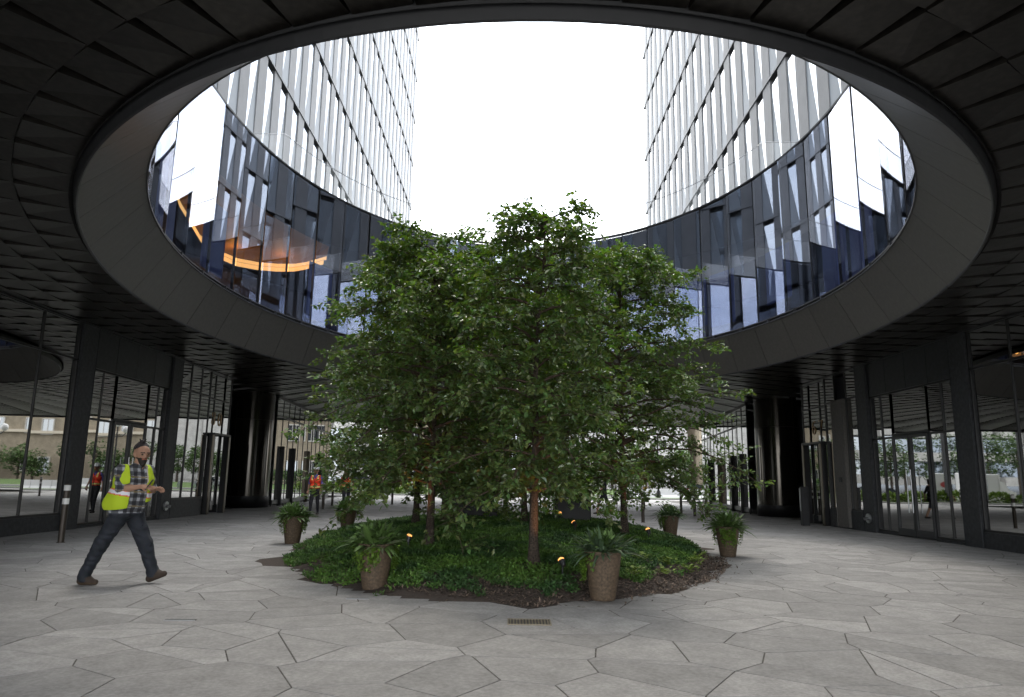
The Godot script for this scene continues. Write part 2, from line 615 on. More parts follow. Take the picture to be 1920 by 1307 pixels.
	put("backing", shell, M.soffit_gap, band).global_position = Vector3.ZERO
	# curb with a channel and small brackets under the glass
	var curb := node("glazing_curb", pod)
	var cm := MB.new()
	for k in n:
		var t0 := TAU * k / n
		var t1 := TAU * (k + 1) / n
		var prof := [[-0.16, 6.28], [-0.19, 6.285], [-0.19, 6.31], [-0.07, 6.315], [-0.06, 6.40], [-0.12, 6.405], [-0.12, 6.44], [0.03, 6.445]]
		for e in prof.size() - 1:
			cm.quad(ell(GA, GB, t0, prof[e][0], prof[e][1]), ell(GA, GB, t1, prof[e][0], prof[e][1]), ell(GA, GB, t1, prof[e + 1][0], prof[e + 1][1]), ell(GA, GB, t0, prof[e + 1][0], prof[e + 1][1]))
	put("channel", cm, M.curb, curb).global_position = Vector3.ZERO
	for j in 48:
		var t := TAU * (j + 0.5) / 48
		var m := MB.new()
		var p := ell(GA, GB, t, -0.12, 6.36)
		var q := ell(GA, GB, t, 1.0, 6.36)
		m.box(p, Vector3(0.05, 0.10, 0.11), Basis(Vector3.UP, atan2((q - p).x, (q - p).z)))
		put("bracket", m, M.dark_metal, curb).global_position = Vector3.ZERO
	# glass wall: 48 full-height panes, each set a little out of line with its neighbours
	var glz := node("glazing", pod)
	rng.seed = 77
	for j in 48:
		var t0 := TAU * j / 48 + 0.0025
		var t1 := TAU * (j + 1) / 48 - 0.0025
		var tw := rng.randf_range(-0.014, 0.014)
		var lean := rng.randf_range(-0.03, 0.03)
		var m := MB.new()
		var a := ell(GA, GB, t0, tw, GLASS_LO)
		var b := ell(GA, GB, t1, -tw, GLASS_LO)
		var c := ell(GA, GB, t1, -tw + lean, GLASS_HI)
		var d := ell(GA, GB, t0, tw + lean, GLASS_HI)
		m.quad(a, b, c, d)
		put("pane", m, M.oculus_glass, glz).global_position = Vector3.ZERO
		var mu := MB.new()
		var p := ell(GA, GB, TAU * j / 48, 0.05, (GLASS_LO + GLASS_HI) / 2)
		var q := ell(GA, GB, TAU * j / 48, 1.0, (GLASS_LO + GLASS_HI) / 2)
		mu.box(p, Vector3(0.02, GLASS_HI - GLASS_LO, 0.07), Basis(Vector3.UP, atan2((q - p).x, (q - p).z)))
		put("mullion", mu, M.mullion, glz).global_position = Vector3.ZERO
	var cap := MB.new()
	for k in n:
		var t0 := TAU * k / n
		var t1 := TAU * (k + 1) / n
		var prof := [[-0.05, GLASS_HI], [-0.06, GLASS_HI + 0.05], [0.3, GLASS_HI + 0.07]]
		for e in 2:
			cap.quad(ell(GA, GB, t0, prof[e][0], prof[e][1]), ell(GA, GB, t1, prof[e][0], prof[e][1]), ell(GA, GB, t1, prof[e + 1][0], prof[e + 1][1]), ell(GA, GB, t0, prof[e + 1][0], prof[e + 1][1]))
	put("coping", cap, M.dark_metal, pod).global_position = Vector3.ZERO
	# rooms behind the glass: floor, intermediate slab edge, back wall, lit cove on the left
	var room := node("interior", pod)
	var fl := MB.new()
	var cs := MB.new()
	var wl := MB.new()
	for k in n:
		var t0 := TAU * k / n
		var t1 := TAU * (k + 1) / n
		fl.quad(ell(GA, GB, t0, 0.05, 6.38), ell(GA, GB, t1, 0.05, 6.38), ell(GA, GB, t1, 4.0, 6.38), ell(GA, GB, t0, 4.0, 6.38))
		var open_here := t0 > deg_to_rad(127) and t0 < deg_to_rad(187)
		for y in [8.75, 9.15]:
			if open_here: continue
			cs.quad(ell(GA, GB, t0, 0.35, y), ell(GA, GB, t1, 0.35, y), ell(GA, GB, t1, 4.0, y), ell(GA, GB, t0, 4.0, y))
		if not open_here: cs.quad(ell(GA, GB, t0, 0.35, 8.75), ell(GA, GB, t1, 0.35, 8.75), ell(GA, GB, t1, 0.35, 9.15), ell(GA, GB, t0, 0.35, 9.15))
		wl.quad(ell(GA, GB, t0, 4.0, 6.38), ell(GA, GB, t1, 4.0, 6.38), ell(GA, GB, t1, 4.0, 11.2), ell(GA, GB, t0, 4.0, 11.2))
	put("floor_slab", fl, M.interior, room).global_position = Vector3.ZERO
	put("ceiling_slab", cs, M.interior, room).global_position = Vector3.ZERO
	put("back_wall", wl, M.interior, room).global_position = Vector3.ZERO
	for j in 48:
		if j % 7 == 3 or j % 5 == 1: continue
		var t0 := TAU * (j + 0.06) / 48
		var t1 := TAU * (j + 0.94) / 48
		var m := MB.new()
		var drop := rng.randf_range(6.5, 7.1)
		m.quad(ell(GA, GB, t0, 0.3, drop), ell(GA, GB, t1, 0.3, drop), ell(GA, GB, t1, 0.3, 8.74), ell(GA, GB, t0, 0.3, 8.74))
		if j >= 17 and j <= 25 and j % 2 == 0: continue
		put("roller_blind", m, M.blind, room).global_position = Vector3.ZERO
	# lit coffer: a curved two-step cove round a timber ceiling
	var cove := node("cove", room)
	var path := [[-8.75, 17.2], [-9.45, 19.3], [-9.9, 21.3], [-10.2, 22.6], [-10.27, 23.6], [-10.2, 24.4], [-9.98, 25.05], [-9.4, 25.5], [-8.73, 25.66], [-8.1, 25.62], [-7.6, 25.35], [-6.75, 24.65]]
	var wd := MB.new()
	var gw := MB.new()
	var cs2 := MB.new()
	for k in path.size() - 1:
		var p0 := Vector2(path[k][0], path[k][1])
		var p1 := Vector2(path[k + 1][0], path[k + 1][1])
		var c := Vector2(-8.2, 21.6)
		var o0 := p0 + (p0 - c).normalized() * 0.14
		var o1 := p1 + (p1 - c).normalized() * 0.14
		gw.quad(V(p0.x, 8.86, p0.y), V(p1.x, 8.86, p1.y), V(p1.x, 9.02, p1.y), V(p0.x, 9.02, p0.y))
		gw.quad(V(o0.x, 9.06, o0.y), V(o1.x, 9.06, o1.y), V(o1.x, 9.2, o1.y), V(o0.x, 9.2, o0.y))
		wd.quad(V(p0.x, 9.03, p0.y), V(p1.x, 9.03, p1.y), V(o1.x, 9.05, o1.y), V(o0.x, 9.05, o0.y))
		var g0 := ell(GA, GB, atan2((o0.y - CZ) / GB, (o0.x - CX) / GA), 0.2, 9.5)
		var g1 := ell(GA, GB, atan2((o1.y - CZ) / GB, (o1.x - CX) / GA), 0.2, 9.5)
		wd.quad(V(o0.x, 9.22, o0.y), V(o1.x, 9.22, o1.y), g1, g0)
		# dark ceiling outside the coffer
		var e0 := p0 + (p0 - c).normalized() * 4.0
		var e1 := p1 + (p1 - c).normalized() * 4.0
		cs2.quad(V(p0.x, 8.85, p0.y), V(p1.x, 8.85, p1.y), V(e1.x, 8.85, e1.y), V(e0.x, 8.85, e0.y))
	put("outer_ceiling", cs2, M.interior, cove).global_position = Vector3.ZERO
	put("ceiling_panel", wd, M.wood, cove).global_position = Vector3.ZERO
	put("light_strip", gw, M.cove_glow, cove).global_position = Vector3.ZERO
	for q in [[-9.5, 21.6], [-9.7, 24.0], [-8.4, 25.0]]:
		var l := OmniLight3D.new()
		l.name = numbered(cove, "cove_light")
		l.light_color = Color(1.0, 0.68, 0.32)
		l.light_energy = 0.12
		l.light_size = 0.1
		l.omni_range = 6.0
		l.omni_attenuation = 2.0
		l.shadow_enabled = true
		cove.add_child(l)
		l.global_position = V(q[0], 9.0, q[1])
	# glass balustrade on the roof edge over the far half
	var bal := node("balustrade", pod)
	var tb0 := deg_to_rad(19.0)
	var tb1 := deg_to_rad(161.0)
	var nb := 17
	for k in nb:
		var t0 := lerpf(tb0, tb1, k / float(nb)) + 0.002
		var t1 := lerpf(tb0, tb1, (k + 1) / float(nb)) - 0.002
		var m := MB.new()
		m.quad(ell(GA, GB, t0, 0.02, GLASS_HI + 0.06), ell(GA, GB, t1, 0.02, GLASS_HI + 0.06), ell(GA, GB, t1, 0.02, 12.3), ell(GA, GB, t0, 0.02, 12.3))
		put("glass_panel", m, M.rail_glass, bal).global_position = Vector3.ZERO
	for s in [[tb0, 1], [tb1, -1]]:
		var p := ell(GA, GB, s[0], 0.02, GLASS_HI + 0.06)
		var e := Vector3(CX + s[1] * 10.2, p.y, p.z)
		var m := MB.new()
		m.quad(p, e, e + Vector3(0, 0.98, 0), p + Vector3(0, 0.98, 0))
		put("glass_panel", m, M.rail_glass, bal).global_position = Vector3.ZERO
	var pts := []
	var rad := []
	pts.append(Vector3(CX + 10.2, 12.31, ell(GA, GB, tb0, 0.02, 12.31).z)); rad.append(0.014)
	for k in 61:
		pts.append(ell(GA, GB, lerpf(tb0, tb1, k / 60.0), 0.02, 12.31)); rad.append(0.014)
	pts.append(Vector3(CX - 10.2, 12.31, ell(GA, GB, tb1, 0.02, 12.31).z)); rad.append(0.014)
	var hr := MB.new()
	hr.tube(pts, rad, 6)
	put("handrail", hr, M.steel, bal).global_position = Vector3.ZERO

# ---------- towers ----------
func make_tower(s: float, z_tooth: float, z_end: float, label: String) -> void:
	var fx := CX + s * 10.5
	var t := thing("office_tower", label, "office tower", V(fx, GLASS_HI, z_tooth))
	var bay := 1.75
	var st := 4.65
	var y_base := 18.45 - st
	var n_near := int((z_tooth - 12.0) / bay)
	var n_far := int((z_end - z_tooth) / bay)
	var storeys := 8
	var zl := z_tooth + n_far * bay
	var z_first := z_tooth - n_near * bay
	# core behind the face
	var core := MB.new()
	core.box(V(fx + s * 10.235, y_base + storeys * st / 2, (z_first - 12 + zl) / 2), Vector3(20.0, storeys * st, zl - z_first + 12))
	put("core", core, M.tower_core, t).global_position = Vector3.ZERO
	# one bay: folded metal panel (flat strip and a wedge that narrows upwards) and a triangular pane that narrows downwards
	var pm := MB.new()
	var gm := MB.new()
	var rec := 0.14
	# local axes: x runs into the building (s), z runs ahead
	var P := func(u: float, y: float, d: float) -> Vector3: return Vector3(s * d, y, -u)
	pm.box(P.call(0.44, st / 2 - 0.04, 0.11), Vector3(0.22, st - 0.10, 0.86))
	var bl: Vector3 = P.call(0.88, 0.03, 0.03)
	var br: Vector3 = P.call(1.74, 0.03, 0.02)
	var tr: Vector3 = P.call(1.74, st - 0.40, 0.05)
	var tl: Vector3 = P.call(0.88, st - 0.40, 0.035)
	gm.tri(bl, tr, tl)
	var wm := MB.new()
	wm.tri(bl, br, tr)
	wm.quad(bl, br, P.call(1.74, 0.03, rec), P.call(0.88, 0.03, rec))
	var pmesh := pm.mesh()
	var gmesh := gm.mesh()
	var wmesh := wm.mesh()
	for k in storeys:
		var lg := MB.new()
		lg.box(V(fx + s * 0.08, y_base + (k + 1) * st - 0.05, (z_first + zl) / 2), Vector3(0.24, 0.09, zl - z_first - 0.1))
		put("ledge", lg, M.tower_metal, t).global_position = Vector3.ZERO
		for b in range(-n_near, n_far):
			var at := V(fx, y_base + k * st, z_tooth + b * bay)
			var far_unseen := at.y > 50
			if far_unseen: continue
			put("panel", pmesh, M.tower_metal, t).global_position = at
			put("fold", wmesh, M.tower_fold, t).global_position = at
			put("pane", gmesh, M.tower_glass, t).global_position = at
	# part of the face beside and behind the opening, seen only in reflections
	var mf := MB.new()
	for k in storeys:
		for b in 7:
			mf.box(V(fx + s * 0.22, y_base + k * st + st / 2, z_first - b * bay - 1.2), Vector3(0.44, st - 0.1, 0.9))
	var o := put("panel_field", mf, M.tower_metal, t)
	o.global_position = Vector3.ZERO
	o.set_meta("kind", "stuff")
	# dark glazed terrace storey under the folded panels
	for b in range(-n_near - 6, n_far):
		var tg := MB.new()
		tg.box(V(fx + s * 0.7, (GLASS_HI + y_base) / 2, z_tooth + (b + 0.5) * bay), Vector3(0.1, y_base - GLASS_HI - 0.1, bay - 0.08))
		put("terrace_pane", tg, M.night_glass, t).global_position = Vector3.ZERO
	var tb := MB.new()
	tb.box(V(fx + s * 10.8, (GLASS_HI + y_base) / 2, (z_first - 12 + zl) / 2), Vector3(20.0, y_base - GLASS_HI, zl - z_first + 11.8))
	put("terrace_core", tb, M.tower_core, t).global_position = Vector3.ZERO
	# lower body beyond the podium
	for k in 3:
		var z := FAR_END + 3.0 + k * 6.5
		if z > zl - 1.0: continue
		for e in 2:
			var lc := MB.new()
			lc.lathe(V(fx + s * (8.5 + e * 9.0), 0, z), [Vector2(0.6, -0.15), Vector2(0.6, GLASS_HI)], 24)
			put("support_column", lc, M.pier, t).global_position = Vector3.ZERO

# ---------- street-level fronts on both sides ----------
func make_front(s: float, dzo: float, label: String) -> void:
	var X := -11.2 if s < 0 else 11.35
	var t := thing("lobby_front", label, "shop front", V(X, 0, 20 + dzo))
	var Z := func(z: float) -> float: return z + dzo
	var add := func(called: String, m: MB, mm: Material, parent: Node) -> void: put(called, m, mm, parent).global_position = Vector3.ZERO
	rng.seed = 31 if s < 0 else 32
	# helper closures as plain loops: a pane between two z and two heights at distance d behind the wall line
	var bays := [
		{"z": [4.5, 7.2, 9.9, 12.4, 14.6, 17.0, 18.5], "rows": [0.41, 4.33, 5.28], "d": 0.1, "plinth": 0.4},
		{"z": [19.2, 19.85, 20.55], "rows": [0.1, 2.87, 4.2], "d": 0.14, "plinth": 0.08},
		{"z": [20.55, 22.45], "rows": [2.95, 4.2], "d": 0.14, "plinth": 0.0},
		{"z": [22.45, 23.05, 23.65], "rows": [0.1, 2.87, 4.2], "d": 0.14, "plinth": 0.08},
		{"z": [24.35, 25.25, 26.1, 26.9], "rows": [0.63, 4.33, 5.28], "d": 0.1, "plinth": 0.62},
		{"z": [26.95, 27.9, 28.85], "rows": [2.98, 4.33, 5.28], "d": 0.32, "plinth": 0.0},
		{"z": [28.85, 29.5], "rows": [0.3, 2.95, 4.33, 5.28], "d": 0.32, "plinth": 0.3},
	]
	for b in bays:
		var xs: float = X + s * b.d
		for k in b.z.size() - 1:
			if s > 0 and b.z[k] == 25.25: continue
			for r in b.rows.size() - 1:
				var m := MB.new()
				var z0: float = Z.call(b.z[k] + 0.02)
				var z1: float = Z.call(b.z[k + 1] - 0.02)
				var tw := rng.randf_range(-0.006, 0.006)
				var ln := rng.randf_range(-0.008, 0.008)
				m.quad(V(xs + tw, b.rows[r] + 0.03, z0), V(xs - tw, b.rows[r] + 0.03, z1), V(xs - tw + ln, b.rows[r + 1] - 0.03, z1), V(xs + tw + ln, b.rows[r + 1] - 0.03, z0))
				add.call("pane", m, M.store_glass, t)
		for k in b.z.size():
			var m := MB.new()
			m.box(V(xs, (b.rows[0] + b.rows[-1]) / 2, Z.call(b.z[k])), Vector3(0.06, b.rows[-1] - b.rows[0], 0.04))
			add.call("mullion", m, M.mullion, t)
		for r in b.rows.size():
			var m := MB.new()
			m.box(V(xs, b.rows[r], Z.call((b.z[0] + b.z[-1]) / 2)), Vector3(0.09, 0.055, b.z[-1] - b.z[0]))
			add.call("transom", m, M.mullion, t)
		if b.plinth > 0.0:
			var m := MB.new()
			m.box(V(X + s * (b.d - 0.02 + 0.15), b.plinth / 2 - 0.01, Z.call((b.z[0] + b.z[-1]) / 2)), Vector3(0.4, b.plinth - 0.02, b.z[-1] - b.z[0]))
			add.call("plinth", m, M.pier, t)
	# piers
	for z in [[18.5, 19.2], [23.65, 24.35]]:
		var m := MB.new()
		m.cbox(V(X + s * 0.2, SOFFIT / 2, Z.call((z[0] + z[1]) / 2)), Vector3(0.42, SOFFIT, z[1] - z[0]), 0.012)
		add.call("pier", m, M.pier, t)
	if s > 0:
		var m := MB.new()
		m.cbox(V(X + s * 0.1, 2.2, Z.call(25.68)), Vector3(0.36, 4.3, 0.86), 0.015)
		add.call("stone_pilaster", m, M.stone_pilaster, t)
		var ic := MB.new()
		ic.cbox(V(X - s * 0.1, 1.62, Z.call(25.62)), Vector3(0.05, 0.16, 0.16), 0.01)
		add.call("intercom", ic, M.black, t)
	# spandrel over the doors
	for k in 4:
		var m := MB.new()
		var z0: float = 19.2 + k * 1.1125
		m.box(V(X + s * 0.12, 4.75, Z.call(z0 + 0.556)), Vector3(0.12, 1.04, 1.095))
		add.call("spandrel_panel", m, M.spandrel, t)
	# double door
	for k in 2:
		var z0: float = 20.57 + k * 0.94
		var door := node("door", t)
		door.global_position = V(X, 0, Z.call(z0 + 0.46))
		var fr := MB.new()
		for q in [0.04, 0.88]:
			fr.box(V(X + s * 0.1, 1.46, Z.call(z0 + q)), Vector3(0.07, 2.86, 0.075))
		for y in [0.14, 2.85]:
			fr.box(V(X + s * 0.1, y, Z.call(z0 + 0.46)), Vector3(0.068, 0.2 if y < 1 else 0.09, 0.77))
		add.call("frame", fr, M.dark_metal, door)
		var gl := MB.new()
		gl.quad(V(X + s * 0.1, 0.24, Z.call(z0 + 0.08)), V(X + s * 0.1, 0.24, Z.call(z0 + 0.84)), V(X + s * 0.1, 2.8, Z.call(z0 + 0.84)), V(X + s * 0.1, 2.8, Z.call(z0 + 0.08)))
		add.call("pane", gl, M.store_glass, door)
		var hd := MB.new()
		var hz: float = Z.call(z0 + (0.82 if k == 0 else 0.10))
		hd.tube([V(X - s * 0.02, 0.7, hz), V(X - s * 0.02, 1.9, hz)], [0.016, 0.016], 8)
		add.call("handle", hd, M.steel, door)
	# entrance portals projecting from the recessed glass
	for z in [27.12, 28.65]:
		var pt := node("entrance_portal", t)
		pt.global_position = V(X, 0, Z.call(z))
		var m := MB.new()
		m.cbox(V(X + s * 0.02, 1.46, Z.call(z)), Vector3(0.22, 2.92, 0.09), 0.01)
		add.call("jamb", m, M.black, pt)
		var e := MB.new()
		e.box(V(X - s * 0.105, 1.46, Z.call(z)), Vector3(0.03, 2.9, 0.16))
		add.call("edge_trim", e, M.bronze, pt)
	var hd2 := MB.new()
	hd2.box(V(X + s * 0.02, 2.96, Z.call(27.9)), Vector3(0.3, 0.07, 1.6))
	add.call("canopy", hd2, M.dark_metal, t)
	var dg := MB.new()
	dg.quad(V(X + s * 0.3, 0.1, Z.call(27.2)), V(X + s * 0.3, 0.1, Z.call(28.55)), V(X + s * 0.3, 2.92, Z.call(28.55)), V(X + s * 0.3, 2.92, Z.call(27.2)))
	add.call("door_glass", dg, M.store_glass, t)
	# head trim where the front meets the soffit
	var ht := MB.new()
	ht.box(V(X + s * 0.16, SOFFIT + 0.03, Z.call(16.5)), Vector3(0.34, 0.12, 25.2))
	add.call("head_trim", ht, M.dark_metal, t)
	# solid building behind
	var bd := MB.new()
	bd.box(V(X + s * 9.9, SOFFIT / 2, (NEAR_END + 29.45 + dzo) / 2), Vector3(18.6, SOFFIT, 29.45 + dzo - NEAR_END))
	add.call("building_body", bd, M.interior, t)
	var rw := MB.new()
	rw.box(V(s * 17.2, SOFFIT / 2, Z.call(32.9)), Vector3(5.4, SOFFIT, 7.0))
	add.call("recess_wall", rw, M.pier, t)
	var nb := MB.new()
	nb.box(V(X + s * 0.3, SOFFIT / 2, Z.call((NEAR_END - dzo + 4.4) / 2)), Vector3(0.6, SOFFIT, 4.4 - NEAR_END + dzo - 0.1))
	add.call("side_wall", nb, M.pier, t)
	# hydrant connection on the pier
	var fc := thing("wall_hydrant", "round chrome wall hydrant cap on the pier behind the walking bearded person" if s < 0 else "round chrome wall hydrant cap on the pier beside the grey stone pilaster", "hydrant", V(X, 0.42, Z.call(24.0)))
	var q := MB.new()
	q.tube([V(X, 0.42, Z.call(24.0)), V(X - s * 0.05, 0.42, Z.call(24.0))], [0.15, 0.15], 20)
	put("back_plate", q, M.steel, fc).global_position = Vector3.ZERO
	for dz in [-0.06, 0.06]:
		var q2 := MB.new()
		q2.tube([V(X - s * 0.051, 0.42, Z.call(24.0 + dz)), V(X - s * 0.14, 0.40, Z.call(24.0 + dz))], [0.05, 0.045], 14)
		put("outlet", q2, M.steel, fc).global_position = Vector3.ZERO

func make_far_front(s: float, label: String) -> void:
	var x0 := -11.35 if s < 0 else 11.45
	var x1 := -12.4 if s < 0 else 13.2
	var z0 := 35.0
	var z1 := FAR_END
	var t := thing("glass_wall", label, "glass wall", V(x0, 0, z0))
	rng.seed = 90 + int(s)
	var n := 12
	var rows := [0.28, 4.33, 5.28]
	for k in n:
		var a := k / float(n)
		var b := (k + 1) / float(n)
		var pa := V(lerpf(x0, x1, a), 0, lerpf(z0, z1, a))
		var pb := V(lerpf(x0, x1, b), 0, lerpf(z0, z1, b))
		for r in 2:
			var m := MB.new()
			var tw := Vector3(rng.randf_range(-0.004, 0.004), 0, 0)
			m.quad(pa + tw + Vector3(0, rows[r], 0), pb - tw + Vector3(0, rows[r], 0), pb - tw + Vector3(0, rows[r + 1] - 0.04, 0), pa + tw + Vector3(0, rows[r + 1] - 0.04, 0))
			put("pane", m, M.far_glass, t).global_position = Vector3.ZERO
		var mu := MB.new()
		mu.box(pa + Vector3(0, 2.65, 0), Vector3(0.045, 5.28, 0.03))
		put("mullion", mu, M.mullion, t).global_position = Vector3.ZERO
		if k in [1, 3, 6, 9]:
			var fr := MB.new()
			fr.cbox(pa + Vector3(-s * 0.09, 1.45, 0), Vector3(0.18, 2.9, 0.09), 0.01)
			put("door_jamb", fr, M.mullion if k % 2 else M.bronze, t).global_position = Vector3.ZERO
	var ang := atan2(x1 - x0, -(z1 - z0))
	var mid := V((x0 + x1) / 2, 0, (z0 + z1) / 2)
	var L := Vector2(x1 - x0, z1 - z0).length()
	for y in [0.2, 4.33, 5.24]:
		var m := MB.new()
		m.box(mid + Vector3(0, y, 0), Vector3(0.12, 0.14 if y > 5 else (0.2 if y < 1 else 0.06), L), Basis(Vector3.UP, ang))
		put("rail", m, M.mullion, t).global_position = Vector3.ZERO
	var bd := MB.new()
	bd.box(V(s * 22.2, SOFFIT / 2, (36.2 + FAR_END) / 2), Vector3(17.0, SOFFIT, FAR_END - 36.2))
	put("building_body", bd, M.interior, t).global_position = Vector3.ZERO

func make_round_column(at: Vector3, label: String) -> void:
	var c := thing("round_column", label, "column", at, 0.0, "round columns beside the entrances")
	var b := MB.new()
	b.lathe(Vector3.ZERO, [Vector2(0.0, 0.0), Vector2(0.985, 0.0), Vector2(0.985, 0.48), Vector2(0.95, 0.50)], 48)
	put("base", b, M.black, c)
	# curved cladding sheets with open joints
	for k in 6:
		for r in 2:
			var m := MB.new()
			var y0 := 0.52 if r == 0 else 4.02
			var y1 := 4.0 if r == 0 else SOFFIT + 0.1
			for e in 8:
				var a0 := lerpf(TAU * k / 6 + 0.008, TAU * (k + 1) / 6 - 0.008, e / 8.0)
				var a1 := lerpf(TAU * k / 6 + 0.008, TAU * (k + 1) / 6 - 0.008, (e + 1) / 8.0)
				var i0 := m.v.size()
				for q in [[a0, y0], [a1, y0], [a1, y1], [a0, y1]]:
					m.vert(Vector3(cos(q[0]) * 0.96, q[1], sin(q[0]) * 0.96))
					m.n.append(Vector3(cos(q[0]), 0, sin(q[0])))
				m.i.append_array([i0, i0 + 1, i0 + 2, i0, i0 + 2, i0 + 3])
			put("cladding_sheet", m, M.column, c)
	var core := MB.new()
	core.lathe(Vector3.ZERO, [Vector2(0.94, 0.4), Vector2(0.94, SOFFIT + 0.1)], 40)
	put("core", core, M.black, c)

func make_number(text: String, s: float, z: float, label: String) -> void:
	var X := -11.2 if s < 0 else 11.35
	var t := thing("address_number", label, "sign", V(X, 3.3, z))
	var font := SystemFont.new()
	font.font_names = PackedStringArray(["Droid Sans"])
	for k in text.length():
		var tm := TextMesh.new()
		tm.text = text[k]
		tm.font = font
		tm.font_size = 96
		tm.pixel_size = 0.0072
		tm.depth = 0.012
		var o := put("digit", tm, M.gold, t)
		var rd := Vector3(0, 0, -1) if s < 0 else Vector3(0, 0, 1)
		var zz := z + (k - 1) * 0.62 * (1.0 if s < 0 else -1.0)
		o.global_transform = Transform3D(Basis(rd, Vector3.UP, rd.cross(Vector3.UP)), V(X + s * 0.308, 3.58, zz))

# ---------- planting ----------
func leaf_into(m: MB, p: Vector3, d: Vector3, nn: Vector3, l: float, w: float) -> void:
	var side := d.cross(nn).normalized()
	nn = side.cross(d).normalized()
	var k := m.vert(p)
	m.vert(p + d * l * 0.45 + side * w * 0.5 + nn * w * 0.12)
	m.vert(p + d * l - nn * l * 0.08)
	m.vert(p + d * l * 0.45 - side * w * 0.5 + nn * w * 0.12)
	m.i.append_array([k, k + 1, k + 2, k, k + 2, k + 3])

func make_tree(x: float, z: float, h: float, r: float, lo: float, seed_: int, label: String, limbs := 44, twigs := 12, per := 15, extra := []) -> void:
	var base := V(x, mound(x, z) - 0.03, z)
	var t := thing("birch_tree", label, "tree", base, 0.0, "birch trees growing in the planting bed")
	var g := RandomNumberGenerator.new()
	g.seed = seed_
	var pts := []
	var rad := []
	var ph := g.randf() * TAU
	for k in 15:
		var u := k / 14.0
		pts.append(Vector3(sin(u * 4.0 + ph) * 0.09 * u + sin(u * 11.0 + ph) * 0.015, h * 0.97 * u, cos(u * 3.3 + ph) * 0.09 * u))
		rad.append(lerpf(0.078, 0.008, pow(u, 0.8)) + (0.03 if k == 0 else 0.0))
	var tr := MB.new()
	tr.tube(pts, rad, 10)
	put("trunk", tr, M.bark, t)
	var br := MB.new()
	var lf := MB.new()
	lf.colored = true
	var specs := []
	for k in limbs:
		var u := (k + g.randf()) / limbs
		specs.append([lo + (h - lo) * pow(u, 1.05) * 0.98, k * 2.39996 + g.randf_range(-0.4, 0.4), r * sqrt(maxf(0.02, 1.0 - pow(absf(u - 0.34) / 0.68, 2.2))) * g.randf_range(0.72, 1.04) + 0.1, twigs])
	for e in extra: specs.append([e[0], e[1], e[2], e[3]])
	for sp in specs:
		var y: float = sp[0]
		var az: float = sp[1]
		var len: float = sp[2]
		var f: float = clampf(y / (h * 0.97), 0, 1) * 14.0
		var k0 := mini(int(f), 13)
		var start: Vector3 = pts[k0].lerp(pts[k0 + 1], f - k0)
		var out := Vector3(cos(az), 0, sin(az))
		var rise := g.randf_range(0.3, 0.65)
		var droop := g.randf_range(0.3, 0.7) + (0.25 if y < lo + 0.9 else 0.0)
		var lp := []
		var lr := []
		var sway := Vector3(g.randf_range(-1, 1), 0, g.randf_range(-1, 1)) * 0.12 * len
		for q in 7:
			var s := q / 6.0
			lp.append(start + out * len * s + Vector3(0, len * (rise * s - droop * s * s), 0) + sway * s * s)
			lr.append(lerpf(0.016 + 0.006 * len, 0.003, s))
		br.tube(lp, lr, 5, false)
		for w in int(sp[3]):
			var s := lerpf(0.16, 1.0, pow((w + g.randf()) / sp[3], 0.8))
			var fk := s * 6.0
			var kk := mini(int(fk), 5)
			var p: Vector3 = lp[kk].lerp(lp[kk + 1], fk - kk)
			var td := (out * g.randf_range(0.2, 1.0) + Vector3(g.randf_range(-1, 1), g.randf_range(-0.35, 0.6), g.randf_range(-1, 1))).normalized()
			var tl := g.randf_range(0.22, 0.52)
			var tp := [p, p + td * tl * 0.5 + Vector3(0, 0.01, 0), p + td * tl + Vector3(0, -0.10 * tl - 0.02, 0)]
			br.tube(tp, [0.0045, 0.003, 0.0015], 3, false)
			var tone := g.randf_range(0.65, 1.3)
			for c in per:
				var a := g.randf_range(0.1, 1.05)
				var lpnt: Vector3 = p.lerp(tp[2], a) + Vector3(g.randf_range(-1, 1), g.randf_range(-1, 1), g.randf_range(-1, 1)) * 0.05
				var d := (td * 0.7 + Vector3(g.randf_range(-1, 1), g.randf_range(-0.9, 0.3), g.randf_range(-1, 1))).normalized()
				var nn := Vector3(g.randf_range(-0.8, 0.8), 1.0, g.randf_range(-0.8, 0.8)).normalized()
				var b := tone * g.randf_range(0.75, 1.25)
				lf.col = Color(0.13 * b * g.randf_range(0.75, 1.3), 0.195 * b, 0.062 * b)
				var l := g.randf_range(0.065, 0.11)
				leaf_into(lf, lpnt, d, nn, l, l * g.randf_range(0.55, 0.72))
	put("branches", br, M.twig, t)
	put("crown", lf, M.leaf, t)

